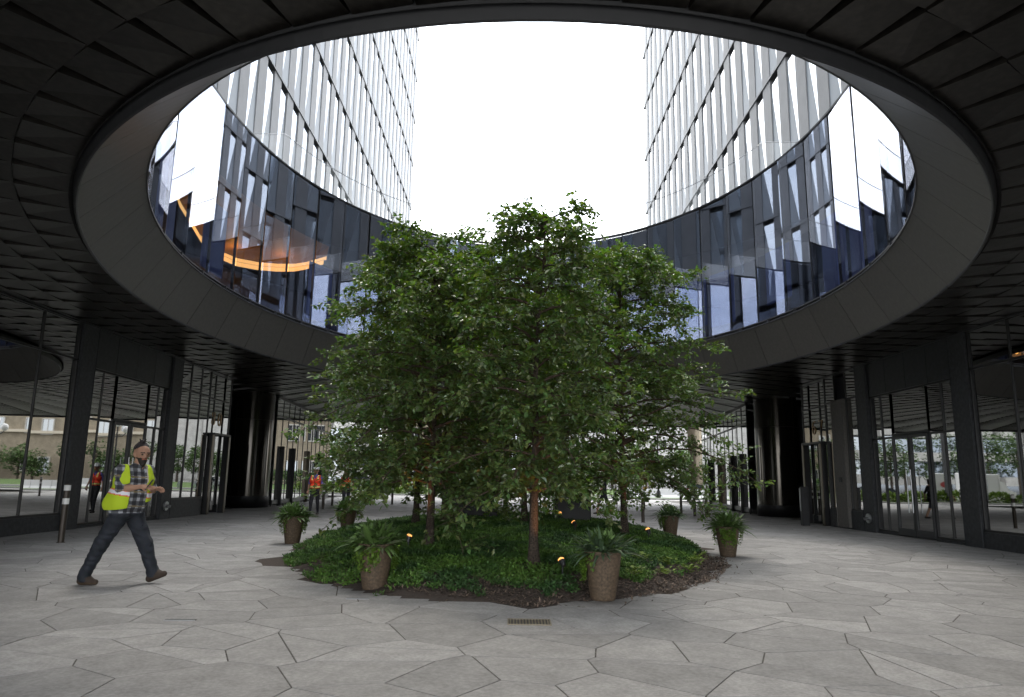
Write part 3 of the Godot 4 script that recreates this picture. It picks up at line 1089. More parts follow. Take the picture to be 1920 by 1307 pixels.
func make_bed() -> void:
	var m := MB.new()
	var nx := 60
	var nz := 110
	for i in nx:
		for j in nz:
			var x0 := lerpf(-5.2, 5.4, i / float(nx))
			var x1 := lerpf(-5.2, 5.4, (i + 1) / float(nx))
			var z0 := lerpf(8.0, 27.4, j / float(nz))
			var z1 := lerpf(8.0, 27.4, (j + 1) / float(nz))
			if bed_q((x0 + x1) / 2, (z0 + z1) / 2) > 1.45: continue
			m.quad(V(x0, mound(x0, z0), z0), V(x1, mound(x1, z0), z0), V(x1, mound(x1, z1), z1), V(x0, mound(x0, z1), z1))
	structure("planting_bed", m, M.mulch)
	# mulch chips along the bare front edge
	var ch := MB.new()
	ch.colored = true
	rng.seed = 401
	for k in 15000:
		var a := rng.randf_range(-PI, 0)
		var q := rng.randf_range(0.80, 1.10)
		var x := 0.1 + cos(a) * 4.4 * sqrt(q)
		var z := 17.7 + sin(a) * 8.8 * sqrt(q)
		if z > 14.5 or (q > 1.0 and slab_at(x, z)): continue
		var b := rng.randf_range(0.35, 2.2)
		ch.col = Color(0.085 * b, 0.062 * b, 0.046 * b)
		leaf_into(ch, V(x, mound(x, z) + 0.006, z), Vector3(rng.randf_range(-1, 1), rng.randf_range(-0.1, 0.5), rng.randf_range(-1, 1)).normalized(), Vector3.UP, rng.randf_range(0.03, 0.08), 0.024)
	var cm := put("bark_mulch", ch, M.cloth)
	cm.set_meta("kind", "stuff")
	tag(cm, "brown bark mulch chips along the bare front edge of the bed", "mulch")
	# low ground cover
	var cl := MB.new()
	cl.colored = true
	for k in 16:
		var az := rng.randf() * TAU
		var d := Vector3(cos(az), rng.randf_range(0.3, 1.4), sin(az)).normalized()
		var b := rng.randf_range(0.7, 1.3)
		cl.col = Color(0.75 * b, b, 0.75 * b)
		leaf_into(cl, Vector3(rng.randf_range(-0.06, 0.06), rng.randf_range(0.0, 0.07), rng.randf_range(-0.06, 0.06)), d, Vector3(rng.randf_range(-1, 1), 1, rng.randf_range(-1, 1)).normalized(), rng.randf_range(0.035, 0.065), 0.026)
	var mm := MultiMesh.new()
	mm.transform_format = MultiMesh.TRANSFORM_3D
	mm.use_colors = true
	mm.mesh = cl.mesh()
	var spots := []
	var patch := noise(0.35, 9, 3)
	for k in 34000:
		var x := rng.randf_range(-4.4, 4.6)
		var z := rng.randf_range(8.8, 26.5)
		var q := bed_q(x, z)
		var lim := 0.95 + patch.get_noise_2d(x * 3.0, z * 3.0) * 0.16
		if z < 13.0 and x > 0.8: lim -= 0.06
		if x < -1.2 and z < 17.0: lim = 1.06
		if q > lim or (q > 0.9 and slab_at(x, z)): continue
		spots.append([x, z, q])
	mm.instance_count = spots.size()
	for k in spots.size():
		var x: float = spots[k][0]
		var z: float = spots[k][1]
		var s := rng.randf_range(0.5, 1.05)
		var bs := Basis(Vector3.UP, rng.randf() * TAU).scaled(Vector3(s, s * rng.randf_range(0.8, 1.5), s))
		mm.set_instance_transform(k, Transform3D(bs, V(x, mound(x, z) - 0.01, z)))
		var f := clampf(0.5 + patch.get_noise_2d(x * 2.5 + 40, z * 2.5) * 1.6, 0.0, 1.0)
		var b := rng.randf_range(0.7, 1.3)
		mm.set_instance_color(k, Color(lerpf(0.036, 0.10, f) * b, lerpf(0.078, 0.165, f) * b, lerpf(0.02, 0.026, f) * b))
	var gc := MultiMeshInstance3D.new()
	gc.name = numbered(self, "ground_cover")
	gc.multimesh = mm
	gc.material_override = M.cover
	add_child(gc)
	gc.set_meta("kind", "stuff")
	tag(gc, "low dense green ground cover over the mounded bed", "ground cover")
	# young yellow-green plants at the bare right front of the bed
	var spec := [[2.25, 10.75], [2.75, 11.35], [1.75, 10.35], [2.45, 11.5], [3.05, 12.2], [1.5, 10.9], [2.05, 11.5], [3.3, 12.9]]
	for k in spec.size():
		var pm := MB.new()
		pm.colored = true
		for e in 46:
			var az := rng.randf() * TAU
			var rr := rng.randf_range(0.0, 0.13)
			var d := Vector3(cos(az), rng.randf_range(0.1, 0.9), sin(az)).normalized()
			var b := rng.randf_range(0.7, 1.3)
			pm.col = Color(0.13 * b, 0.19 * b, 0.022 * b)
			leaf_into(pm, Vector3(cos(az) * rr, rng.randf_range(0.02, 0.13), sin(az) * rr), d, Vector3(0, 1, 0.1), rng.randf_range(0.05, 0.085), 0.05)
		var o := put("young_plant", pm, M.cover)
		o.position = V(spec[k][0], mound(spec[k][0], spec[k][1]), spec[k][1])
		tag(o, "small yellow-green leafy plant in the bare mulch at the bed edge", "plant", "young plants in the mulch")

func blade(m: MB, at: Vector3, az: float, lift: float, l: float, w: float, fall: float) -> void:
	var out := Vector3(cos(az), 0, sin(az))
	var side := Vector3(-sin(az), 0, cos(az))
	var prev := []
	for k in 5:
		var s := k / 4.0
		var c := at + out * l * s * cos(lift) + Vector3(0, l * (sin(lift) * s - fall * s * s), 0)
		var ww: float = w * [0.25, 0.85, 1.0, 0.7, 0.04][k] * 0.5
		var row := [c - side * ww, c + Vector3(0, -ww * 0.4, 0), c + side * ww]
		if k > 0:
			m.quad(prev[0], prev[1], row[1], row[0]); m.quad(prev[1], prev[2], row[2], row[1])
		prev = row

func make_planter(x: float, z: float, seed_: int, kind: int, label: String) -> void:
	var t := thing("planter", label, "planter", V(x, 0.002, z), 0.0, "tapered brown planters round the bed")
	var g := RandomNumberGenerator.new()
	g.seed = seed_
	var pot := MB.new()
	pot.lathe(Vector3.ZERO, [Vector2(0.0, 0.012), Vector2(0.138, 0.0), Vector2(0.15, 0.006), Vector2(0.156, 0.03), Vector2(0.175, 0.16), Vector2(0.198, 0.30), Vector2(0.218, 0.44), Vector2(0.232, 0.555), Vector2(0.234, 0.575), Vector2(0.228, 0.582), Vector2(0.212, 0.578), Vector2(0.208, 0.53)], 40)
	put("pot", pot, M.pot, t)
	var so := MB.new()
	so.lathe(Vector3.ZERO, [Vector2(0.0, 0.55), Vector2(0.2, 0.535)], 24)
	put("soil", so, M.soil, t)
	var f := MB.new()
	f.colored = true
	var n := 170 if kind == 0 else 140
	for k in n:
		var az := g.randf() * TAU
		var r := g.randf_range(0.0, 0.16)
		var b := g.randf_range(0.6, 1.5)
		f.col = Color(0.065 * b, 0.105 * b, 0.055 * b) if kind == 0 else Color(0.065 * b, 0.115 * b, 0.028 * b)
		if g.randf() < 0.12: f.col = Color(0.16 * b, 0.19 * b, 0.11 * b)
		blade(f, Vector3(cos(az) * r, 0.54, sin(az) * r), az + g.randf_range(-0.5, 0.5), g.randf_range(0.25, 1.3), g.randf_range(0.28, 0.54), g.randf_range(0.03, 0.055) if kind == 0 else g.randf_range(0.055, 0.095), g.randf_range(0.2, 0.65))
	for k in 300:
		var az := g.randf() * TAU
		var el := g.randf_range(0.0, 1.4)
		var rr := g.randf_range(0.12, 0.30) if kind else g.randf_range(0.10, 0.26)
		var q := Vector3(cos(az) * cos(el), sin(el), sin(az) * cos(el))
		var b := g.randf_range(0.6, 1.4)
		f.col = Color(0.07 * b, 0.125 * b, 0.03 * b)
		leaf_into(f, Vector3(0, 0.55, 0) + q * rr, (q + Vector3(g.randf_range(-1, 1), g.randf_range(-0.8, 0.5), g.randf_range(-1, 1)) * 0.6).normalized(), Vector3(q.x, 1.0, q.z).normalized(), g.randf_range(0.06, 0.11), 0.045)
	put("foliage", f, M.cover, t).set_meta("kind", "stuff")
	var tr := MB.new()
	tr.colored = true
	var vines := 26 if kind == 0 else 40
	for k in vines:
		var az: float = g.randf() * TAU if kind else g.randf_range(2.2, 5.2)
		if kind == 1 and absf(wrapf(az - 0.85, -PI, PI)) < 0.4: continue
		var l := g.randf_range(0.08, 0.36)
		for e in int(l * 90):
			var s := g.randf()
			var y := 0.56 - s * l
			var rr := 0.16 + (y / 0.575) * 0.085 + g.randf_range(0.0, 0.06)
			var a2 := az + g.randf_range(-0.16, 0.16)
			var b := g.randf_range(0.6, 1.4)
			tr.col = Color(0.085 * b, 0.15 * b, 0.015 * b)
			leaf_into(tr, Vector3(cos(a2) * rr, y, sin(a2) * rr), Vector3(cos(a2) * 0.6, g.randf_range(-1, 0.2), sin(a2) * 0.6 + g.randf_range(-0.4, 0.4)).normalized(), Vector3(cos(a2), 0.6, sin(a2)).normalized(), g.randf_range(0.03, 0.06), 0.034)
	put("trailing_vines", tr, M.cover, t).set_meta("kind", "stuff")

func make_uplight(x: float, z: float, aim: Vector3, label: String) -> void:
	var y := mound(x, z)
	var t := thing("garden_uplight", label, "garden light", V(x, y, z), 0.0, "lit garden uplights in the bed")
	var st := MB.new()
	st.tube([Vector3(0, -0.05, 0), Vector3(0, 0.16, 0)], [0.012, 0.012], 8)
	put("stake", st, M.dark_metal, t)
	var d := (aim - V(x, y + 0.18, z)).normalized()
	var h := MB.new()
	var c := Vector3(0, 0.18, 0)
	h.tube([c - d * 0.05, c + d * 0.04], [0.03, 0.045], 16, false)
	put("head", h, M.dark_metal, t)
	var gl := MB.new()
	gl.tube([c + d * 0.03, c + d * 0.062, c + d * 0.075], [0.043, 0.043, 0.025], 16)
	put("lens", gl, M.lamp_glow, t)
	var l := SpotLight3D.new()
	l.name = "light"
	l.light_color = Color(1.0, 0.66, 0.32)
	l.light_energy = 0.3
	l.light_size = 0.04
	l.spot_angle = 32.0
	l.spot_range = 8.0
	l.spot_attenuation = 2.0
	l.shadow_enabled = true
	t.add_child(l)
	l.position = c + d * 0.085
	l.look_at_from_position(t.position + l.position, aim, Vector3(0.1, 0.2, 0.97).normalized())

# ---------- street furniture ----------
func make_bollard() -> Node3D:
	var t := thing("bollard", "dark bollard with two white bands beside the 680 lobby glass", "bollard", V(-9.27, 0, 15.4), 0.0, "dark bollards with white bands")
	var p := MB.new()
	p.lathe(Vector3.ZERO, [Vector2(0.085, 0.0), Vector2(0.085, 0.012), Vector2(0.062, 0.014), Vector2(0.062, 1.19), Vector2(0.058, 1.20), Vector2(0.0, 1.202)], 20)
	put("post", p, M.bollard, t)
	for y in [[0.78, 0.90], [1.06, 1.17]]:
		var b := MB.new()
		b.lathe(Vector3.ZERO, [Vector2(0.0625, y[0]), Vector2(0.0645, y[0] + 0.004), Vector2(0.0645, y[1] - 0.004), Vector2(0.0625, y[1])], 20)
		put("reflective_band", b, M.white_band, t)
	return t

func make_small() -> void:
	# bollards
	var b := make_bollard()
	var list := [[-8.4, 33.2, "first of the bollard row leaving the 680 entrance column"], [-9.05, 37.6, "bollard close to the glass wall past the 680 column"], [-6.47, 40.6, ""], [-4.15, 45.8, ""], [-1.4, 52.3, ""], [1.8, 58.0, ""], [5.2, 55.0, ""], [-12.0, 59.0, ""], [-8.0, 60.0, ""],
		[4.82, 26.6, "lone bollard behind the planting bed toward the 670 side"], [8.15, 32.4, "bollard paired with another in front of the 670 column"], [8.45, 31.6, "bollard paired with another in front of the 670 column"], [8.3, 35.6, "bollard standing between the pair and the white-lit glass wall"], [7.5, 41.0, ""], [6.8, 47.0, ""]]
	for k in list.size():
		var lab: String = list[k][2] if list[k][2] != "" else "dark banded bollard in the far row by the street"
		copy_of(b, "bollard", lab, V(list[k][0], 0, list[k][1]), 0.0)
	# card reader post
	var cr := thing("card_reader_post", "square dark post with steel edge beside the 670 entrance", "post", V(10.55, 0, 26.3))
	var m := MB.new()
	m.cbox(Vector3(0, 0.68, 0), Vector3(0.26, 1.36, 0.2), 0.012)
	put("post", m, M.dark_metal, cr)
	m = MB.new()
	m.box(Vector3(-0.145, 0.9, 0), Vector3(0.02, 0.8, 0.05))
	put("steel_edge", m, M.steel, cr)
	m = MB.new()
	m.box(Vector3(0, 1.05, 0.105), Vector3(0.14, 0.2, 0.012))
	put("reader_plate", m, M.black, cr)
	# drain grate: a flat black plate stands for the shade below the bars
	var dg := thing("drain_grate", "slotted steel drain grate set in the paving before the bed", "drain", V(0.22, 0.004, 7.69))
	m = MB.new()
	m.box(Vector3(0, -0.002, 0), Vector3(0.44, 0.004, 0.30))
	put("well_shade", m, M.black, dg)
	m = MB.new()
	for z in [-0.145, 0.145]: m.box(Vector3(0, 0.004, z), Vector3(0.44, 0.010, 0.012))
	for x in [-0.214, 0.214]: m.box(Vector3(x, 0.0042, 0), Vector3(0.012, 0.012, 0.278))
	put("frame", m, M.grate, dg)
	for k in 13:
		m = MB.new()
		m.box(Vector3(-0.19 + k * 0.0318, 0.003, 0), Vector3(0.014, 0.010, 0.27))
		put("bar", m, M.grate, dg)
	# drain slots: flat black strip for the shade inside the channel, and a steel lip
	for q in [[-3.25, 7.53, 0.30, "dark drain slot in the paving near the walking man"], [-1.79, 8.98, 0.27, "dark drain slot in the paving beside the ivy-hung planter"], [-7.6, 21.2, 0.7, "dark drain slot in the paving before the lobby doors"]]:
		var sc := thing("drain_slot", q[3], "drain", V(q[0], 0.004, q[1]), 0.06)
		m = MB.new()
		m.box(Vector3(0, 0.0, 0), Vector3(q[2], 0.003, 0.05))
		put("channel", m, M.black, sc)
		m = MB.new()
		m.box(Vector3(0, 0.001, 0.031), Vector3(q[2], 0.006, 0.01))
		put("lip", m, M.steel, sc)
	# dark vent housings in the bed
	for q in [[-0.95, 19.4, 1.3, 0.95, "larger black vent housing among the trunks"], [1.62, 19.2, 0.92, 0.86, "smaller black vent housing beside the back right trunk"]]:
		var vb := thing("vent_housing", q[4], "vent", V(q[0], mound(q[0], q[1]) - 0.05, q[1]))
		m = MB.new()
		m.cbox(Vector3(0, q[3] / 2, 0), Vector3(q[2], q[3], 0.9), 0.02)
		put("casing", m, M.black, vb)
		m = MB.new()
		m.cbox(Vector3(0, q[3] + 0.02, 0), Vector3(q[2] + 0.04, 0.05, 0.94), 0.01)
		put("lid", m, M.dark_metal, vb)

func extrude_car(m: MB, prof: Array, w: float, tuck: Array) -> void:
	for k in prof.size():
		var a: Vector2 = prof[k]
		var b: Vector2 = prof[(k + 1) % prof.size()]
		var wa: float = w * tuck[k] / 2
		var wb: float = w * tuck[(k + 1) % prof.size()] / 2
		m.quad(Vector3(a.x, a.y, wa), Vector3(b.x, b.y, wb), Vector3(b.x, b.y, -wb), Vector3(a.x, a.y, -wa))
	for s in [1.0, -1.0]:
		var mid := Vector3(0.2, 0.7, s * w / 2)
		for k in prof.size():
			var a: Vector2 = prof[k]
			var b: Vector2 = prof[(k + 1) % prof.size()]
			m.tri(mid, Vector3(a.x, a.y, s * w * tuck[k] / 2), Vector3(b.x, b.y, s * w * tuck[(k + 1) % prof.size()] / 2))

func wheel(parent: Node3D, at: Vector3) -> void:
	var w := node("wheel", parent)
	w.position = at
	var ty := MB.new()
	ty.tube([Vector3(0, 0, -0.1), Vector3(0, 0, 0.1)], [0.33, 0.33], 20)
	put("tyre", ty, M.rubber, w)
	var ri := MB.new()
	ri.tube([Vector3(0, 0, -0.105), Vector3(0, 0, 0.105)], [0.2, 0.2], 14)
	put("rim", ri, M.steel, w)

func make_car(at: Vector3, turn: float, c: Color, label: String) -> void:
	var t := thing("car", label, "car", at, turn, "cars on the street beyond the plaza")
	var body := MB.new()
	extrude_car(body, [Vector2(-2.2, 0.35), Vector2(-2.25, 0.6), Vector2(-2.1, 0.92), Vector2(-1.0, 1.0), Vector2(1.2, 1.0), Vector2(2.1, 0.95), Vector2(2.25, 0.7), Vector2(2.2, 0.35), Vector2(0, 0.28)], 1.78, [0.95, 1.0, 0.96, 0.98, 0.98, 0.96, 1.0, 0.95, 0.95])
	put("body", body, mat(c, 0.25, 0.5), t)
	var cb := MB.new()
	extrude_car(cb, [Vector2(-1.15, 0.98), Vector2(-0.45, 1.38), Vector2(0.75, 1.42), Vector2(1.55, 1.0)], 1.6, [1.0, 0.84, 0.84, 1.0])
	put("cabin_glass", cb, M.car_glass, t)
	var rf := MB.new()
	rf.quad(Vector3(-0.5, 1.40, 0.66), Vector3(0.78, 1.44, 0.66), Vector3(0.78, 1.44, -0.66), Vector3(-0.5, 1.40, -0.66))
	put("roof", rf, mat(c, 0.25, 0.5), t)
	for x in [-1.35, 1.35]:
		for z in [-0.82, 0.82]: wheel(t, Vector3(x, 0.33, z))
	for z in [-0.6, 0.6]:
		var hl := MB.new()
		hl.box(Vector3(-2.22, 0.72, z), Vector3(0.08, 0.14, 0.3))
		put("headlight", hl, M.white_band, t)

func make_far_street() -> void:
	var z_road := FAR_END + 22.0
	make_car(V(5.2, -0.13, z_road - 3), 0.0, Color(0.5, 0.52, 0.55), "silver car on the road seen behind the smaller vent housing")
	make_car(V(-14, -0.13, z_road + 6), PI, Color(0.03, 0.03, 0.035), "black car on the road toward the banded apartment block")
	make_car(V(20, -0.13, z_road + 5), PI, Color(0.35, 0.05, 0.05), "dark red car parked before the beige corner building")
	# white delivery van
	var t := thing("delivery_van", "white delivery van with a red oval mark on its side", "van", V(-21, -0.13, z_road - 2))
	var m := MB.new()
	m.cbox(Vector3(0.6, 1.6, 0), Vector3(4.4, 2.4, 2.0), 0.06)
	put("cargo_box", m, M.white_paint, t)
	m = MB.new()
	extrude_car(m, [Vector2(-1.6, 0.4), Vector2(-3.0, 0.4), Vector2(-3.05, 1.1), Vector2(-2.4, 1.35), Vector2(-1.95, 2.1), Vector2(-1.6, 2.15)], 1.9, [1, 1, 0.96, 0.95, 0.88, 0.88])
	put("cab", m, M.white_paint, t)
	m = MB.new()
	m.quad(Vector3(-2.42, 1.38, 0.85), Vector3(-2.0, 2.05, 0.8), Vector3(-2.0, 2.05, -0.8), Vector3(-2.42, 1.38, -0.85))
	put("windscreen", m, M.car_glass, t)
	m = MB.new()
	var oval := []
	for k in 20: oval.append(Vector3(0.6 + cos(TAU * k / 20) * 0.9, 1.75 + sin(TAU * k / 20) * 0.35, 1.006))
	m.poly(oval)
	put("side_mark", m, M.red, t)
	for x in [-2.2, 1.6]:
		for z in [-0.85, 0.85]: wheel(t, Vector3(x, 0.33, z))
	# white plastic barriers on the right
	for k in 7:
		var jb := MB.new()
		jb.colored = false
		var prof := [Vector2(-0.3, 0), Vector2(-0.28, 0.15), Vector2(-0.14, 0.4), Vector2(-0.1, 0.95), Vector2(0.1, 0.95), Vector2(0.14, 0.4), Vector2(0.28, 0.15), Vector2(0.3, 0)]
		for e in 7: jb.quad(Vector3(-0.97, prof[e].y, prof[e].x), Vector3(0.97, prof[e].y, prof[e].x), Vector3(0.97, prof[e + 1].y, prof[e + 1].x), Vector3(-0.97, prof[e + 1].y, prof[e + 1].x))
		for sx in [-0.97, 0.97]:
			for e in range(1, 7): jb.tri(Vector3(sx, 0, -0.3), Vector3(sx, prof[e].y, prof[e].x), Vector3(sx, prof[e + 1].y, prof[e + 1].x))
		var o := put("road_barrier", jb, M.white_paint)
		o.position = V(11.5 + k * 2.0, -0.13, z_road - 1.0)
		tag(o, "white plastic road barrier in a row on the street", "barrier", "white road barriers in a row")
	# planted islands in the road with hedges
	for q in [[13.0, 11.0, "right"], [-17.0, 13.0, "left"]]:
		var kb := MB.new()
		kb.cbox(V(q[0], -0.04, FAR_END + 16.5), Vector3(q[1] * 2, 0.22, 4.0), 0.03)
		structure("traffic_island", kb, M.concrete)
		structure("island_grass", sheet(q[0] - q[1] + 0.25, q[0] + q[1] - 0.25, FAR_END + 14.75, FAR_END + 18.25, 0.076), M.grass_ground)
	rng.seed = 600
	for k in 9:
		bush(V(-28.0 + k * 2.4, 0.07, FAR_END + 16.3 + rng.randf_range(-0.6, 0.6)), Vector3(1.3, 0.9, 0.9), 500, Color(0.13, 0.19, 0.03), "rounded yellow-green shrub on the traffic island", "shrubs on the traffic island")
	for k in 12:
		hedge_tree(V(4.0 + k * 4.2, 0.5, FAR_END + 38.5 + rng.randf_range(-0.8, 0.8)), rng.randf_range(3.0, 5.0), 1.7, "dense green street tree before the beige corner building", "street trees before the beige corner building")
	for k in 8:
		hedge_tree(V(-15.5 - k * 4.4, 0.5, FAR_END + 37.5 + rng.randf_range(-0.8, 0.8)), rng.randf_range(4.5, 7.5), 2.1, "leafy street tree before the banded apartment block", "street trees before the banded apartment block")
	for k in 6:
		bush(V(-13.0 + k * 2.5, 0.4, FAR_END + 36.5), Vector3(1.5, 1.7, 1.0), 700, Color(0.06, 0.11, 0.03), "dark green hedge bush below the beige building with a cornice", "hedge bushes below the beige building")
	# street lamps with clustered white globes
	for q in [[13.5, FAR_END + 16.5], [25.0, FAR_END + 16.5]]:
		var l := thing("street_lamp", "black street lamp with a cluster of white globes on the traffic island", "street lamp", V(q[0], 0.07, q[1]), 0.0, "globe street lamps on the island")
		m = MB.new()
		m.lathe(Vector3.ZERO, [Vector2(0.2, 0), Vector2(0.2, 0.5), Vector2(0.09, 0.7), Vector2(0.07, 5.6), Vector2(0.0, 5.7)], 14)
		put("post", m, M.black, l)
		m = MB.new()
		for s in [-1.0, 1.0]: m.tube([Vector3(0, 4.7, 0), Vector3(s * 0.5, 4.75, 0), Vector3(s * 0.8, 5.05, 0)], [0.04, 0.04, 0.04], 8)
		put("arms", m, M.black, l)
		for p in [[-0.8, 5.35], [0.0, 5.95], [0.8, 5.35]]:
			m = MB.new()
			var pr := []
			for e in 9: pr.append(Vector2(sin(PI * e / 8.0) * 0.3, -cos(PI * e / 8.0) * 0.34))
			m.lathe(Vector3(p[0], p[1], 0), pr, 18)
			put("globe", m, M.white_paint, l)
	# buildings across the road
	flat_block(-16.0, 0.2, FAR_END + 40.0, 13.5, 3, 6, M.beige, "beige stone building with white-framed windows and a cornice", "window")
	flat_block(1.0, 23.0, FAR_END + 44.0, 13.0, 0, 0, M.white_wall, "large plain white building with vertical panel joints", "")
	flat_block(24.0, 62.0, FAR_END + 42.0, 10.0, 2, 9, M.beige, "long low beige corner building with two rows of windows", "window")
	banded(-62.0, -18.0, FAR_END + 46.0, 18.5)

func flat_block(x0: float, x1: float, z: float, h: float, rows: int, cols: int, mm: Material, label: String, _w: String) -> void:
	var t := thing("street_building", label, "building", V((x0 + x1) / 2, 0.5, z))
	var m := MB.new()
	m.box(V((x0 + x1) / 2, 0.5 + h / 2, z + 10), Vector3(x1 - x0, h, 20))
	put("wall", m, mm, t).global_position = Vector3.ZERO
	m = MB.new()
	for y in ([0.62, 1.0] if rows > 0 else [1.0]):
		m.box(V((x0 + x1) / 2, 0.5 + h * y - 0.15, z - 0.12), Vector3(x1 - x0 + 0.3, 0.35, 0.5))
	put("cornice", m, M.beige_trim if rows > 0 else M.white_wall, t).global_position = Vector3.ZERO
	if rows == 0:
		for k in 9:
			m = MB.new()
			m.box(V(lerpf(x0, x1, (k + 0.5) / 9.0), 0.5 + h / 2, z - 0.06), Vector3((x1 - x0) / 9.0 - 0.12, h - 0.8, 0.1))
			put("panel", m, M.white_wall, t).global_position = Vector3.ZERO
	for r in rows:
		for k in cols:
			var wx := lerpf(x0, x1, (k + 0.5) / cols)
			var wy := 0.5 + h * (r + 0.42) / (rows + 0.1)
			var w := node("window", t)
			w.global_position = V(wx, wy, z)
			m = MB.new()
			for s in [-1, 1]:
				m.box(V(wx + s * 0.72, wy, z - 0.05), Vector3(0.12, 2.0, 0.16)); m.box(V(wx, wy + s * 0.97, z - 0.05), Vector3(1.3, 0.12, 0.155))
			m.box(V(wx, wy, z - 0.05), Vector3(0.06, 1.85, 0.12))
			put("frame", m, M.window_frame, w).global_position = Vector3.ZERO
			m = MB.new()
			m.box(V(wx, wy, z - 0.02), Vector3(1.34, 1.84, 0.08))
			put("pane", m, M.window_glass, w).global_position = Vector3.ZERO

func banded(x0: float, x1: float, z: float, h: float) -> void:
	var t := thing("apartment_block", "apartment block with white balcony bands and dark window strips", "apartment block", V((x0 + x1) / 2, 0.5, z))
	var m := MB.new()
	m.box(V((x0 + x1) / 2, 0.5 + h / 2, z + 8), Vector3(x1 - x0, h, 14))
	put("wall", m, M.window_glass, t).global_position = Vector3.ZERO
	for r in 6:
		for k in 8:
			m = MB.new()
			var w := (x1 - x0) / 8.0
			m.box(V(x0 + (k + 0.5) * w, 2.2 + r * 3.1, z + 0.4 - (k % 2) * 0.8), Vector3(w - 0.5, 1.15, 1.5))
			put("balcony", m, M.white_wall, t).global_position = Vector3.ZERO

func bush(at: Vector3, s: Vector3, n: int, c: Color, label: String, group: String) -> void:
	var m := MB.new()
	m.colored = true
	for k in n:
		var d := Vector3(rng.randfn(), absf(rng.randfn()), rng.randfn()).normalized()
		var p := d * s * rng.randf_range(0.72, 1.04)
		var b := rng.randf_range(0.6, 1.4)
		m.col = Color(c.r * b, c.g * b, c.b * b)
		leaf_into(m, p, (d + Vector3(rng.randf_range(-1, 1), rng.randf_range(-1, 1), rng.randf_range(-1, 1)) * 0.7).normalized(), Vector3(rng.randf_range(-1, 1), 1, rng.randf_range(-1, 1)).normalized(), 0.26, 0.2)
	var o := put("shrub", m, M.cover)
	o.position = at
	tag(o, label, "shrub", group)

func hedge_tree(at: Vector3, h: float, r: float, label: String, group: String) -> void:
	var t := thing("street_tree", label, "tree", at, 0.0, group)
	var tr := MB.new()
	tr.tube([Vector3(0, -0.2, 0), Vector3(0.05, h * 0.4, 0), Vector3(0, h * 0.8, 0.05)], [0.16, 0.12, 0.05], 8)
	put("trunk", tr, M.bark, t)
	var m := MB.new()
	m.colored = true
	for e in 16:
		var c := Vector3(rng.randf_range(-1, 1) * r * 0.7, h * rng.randf_range(0.35, 0.95), rng.randf_range(-1, 1) * r * 0.7)
		var rr := r * rng.randf_range(0.3, 0.55)
		var tone := rng.randf_range(0.7, 1.3)
		for k in 80:
			var d := Vector3(rng.randfn(), rng.randfn(), rng.randfn()).normalized()
			var b := tone * rng.randf_range(0.7, 1.3)
			m.col = Color(0.055 * b, 0.10 * b, 0.022 * b)
			leaf_into(m, c + d * rr * rng.randf_range(0.6, 1.05), (d + Vector3(rng.randf_range(-1, 1), -0.4, rng.randf_range(-1, 1))).normalized(), Vector3(rng.randf_range(-1, 1), 1, rng.randf_range(-1, 1)).normalized(), 0.3, 0.22)
	put("crown", m, M.cover, t)

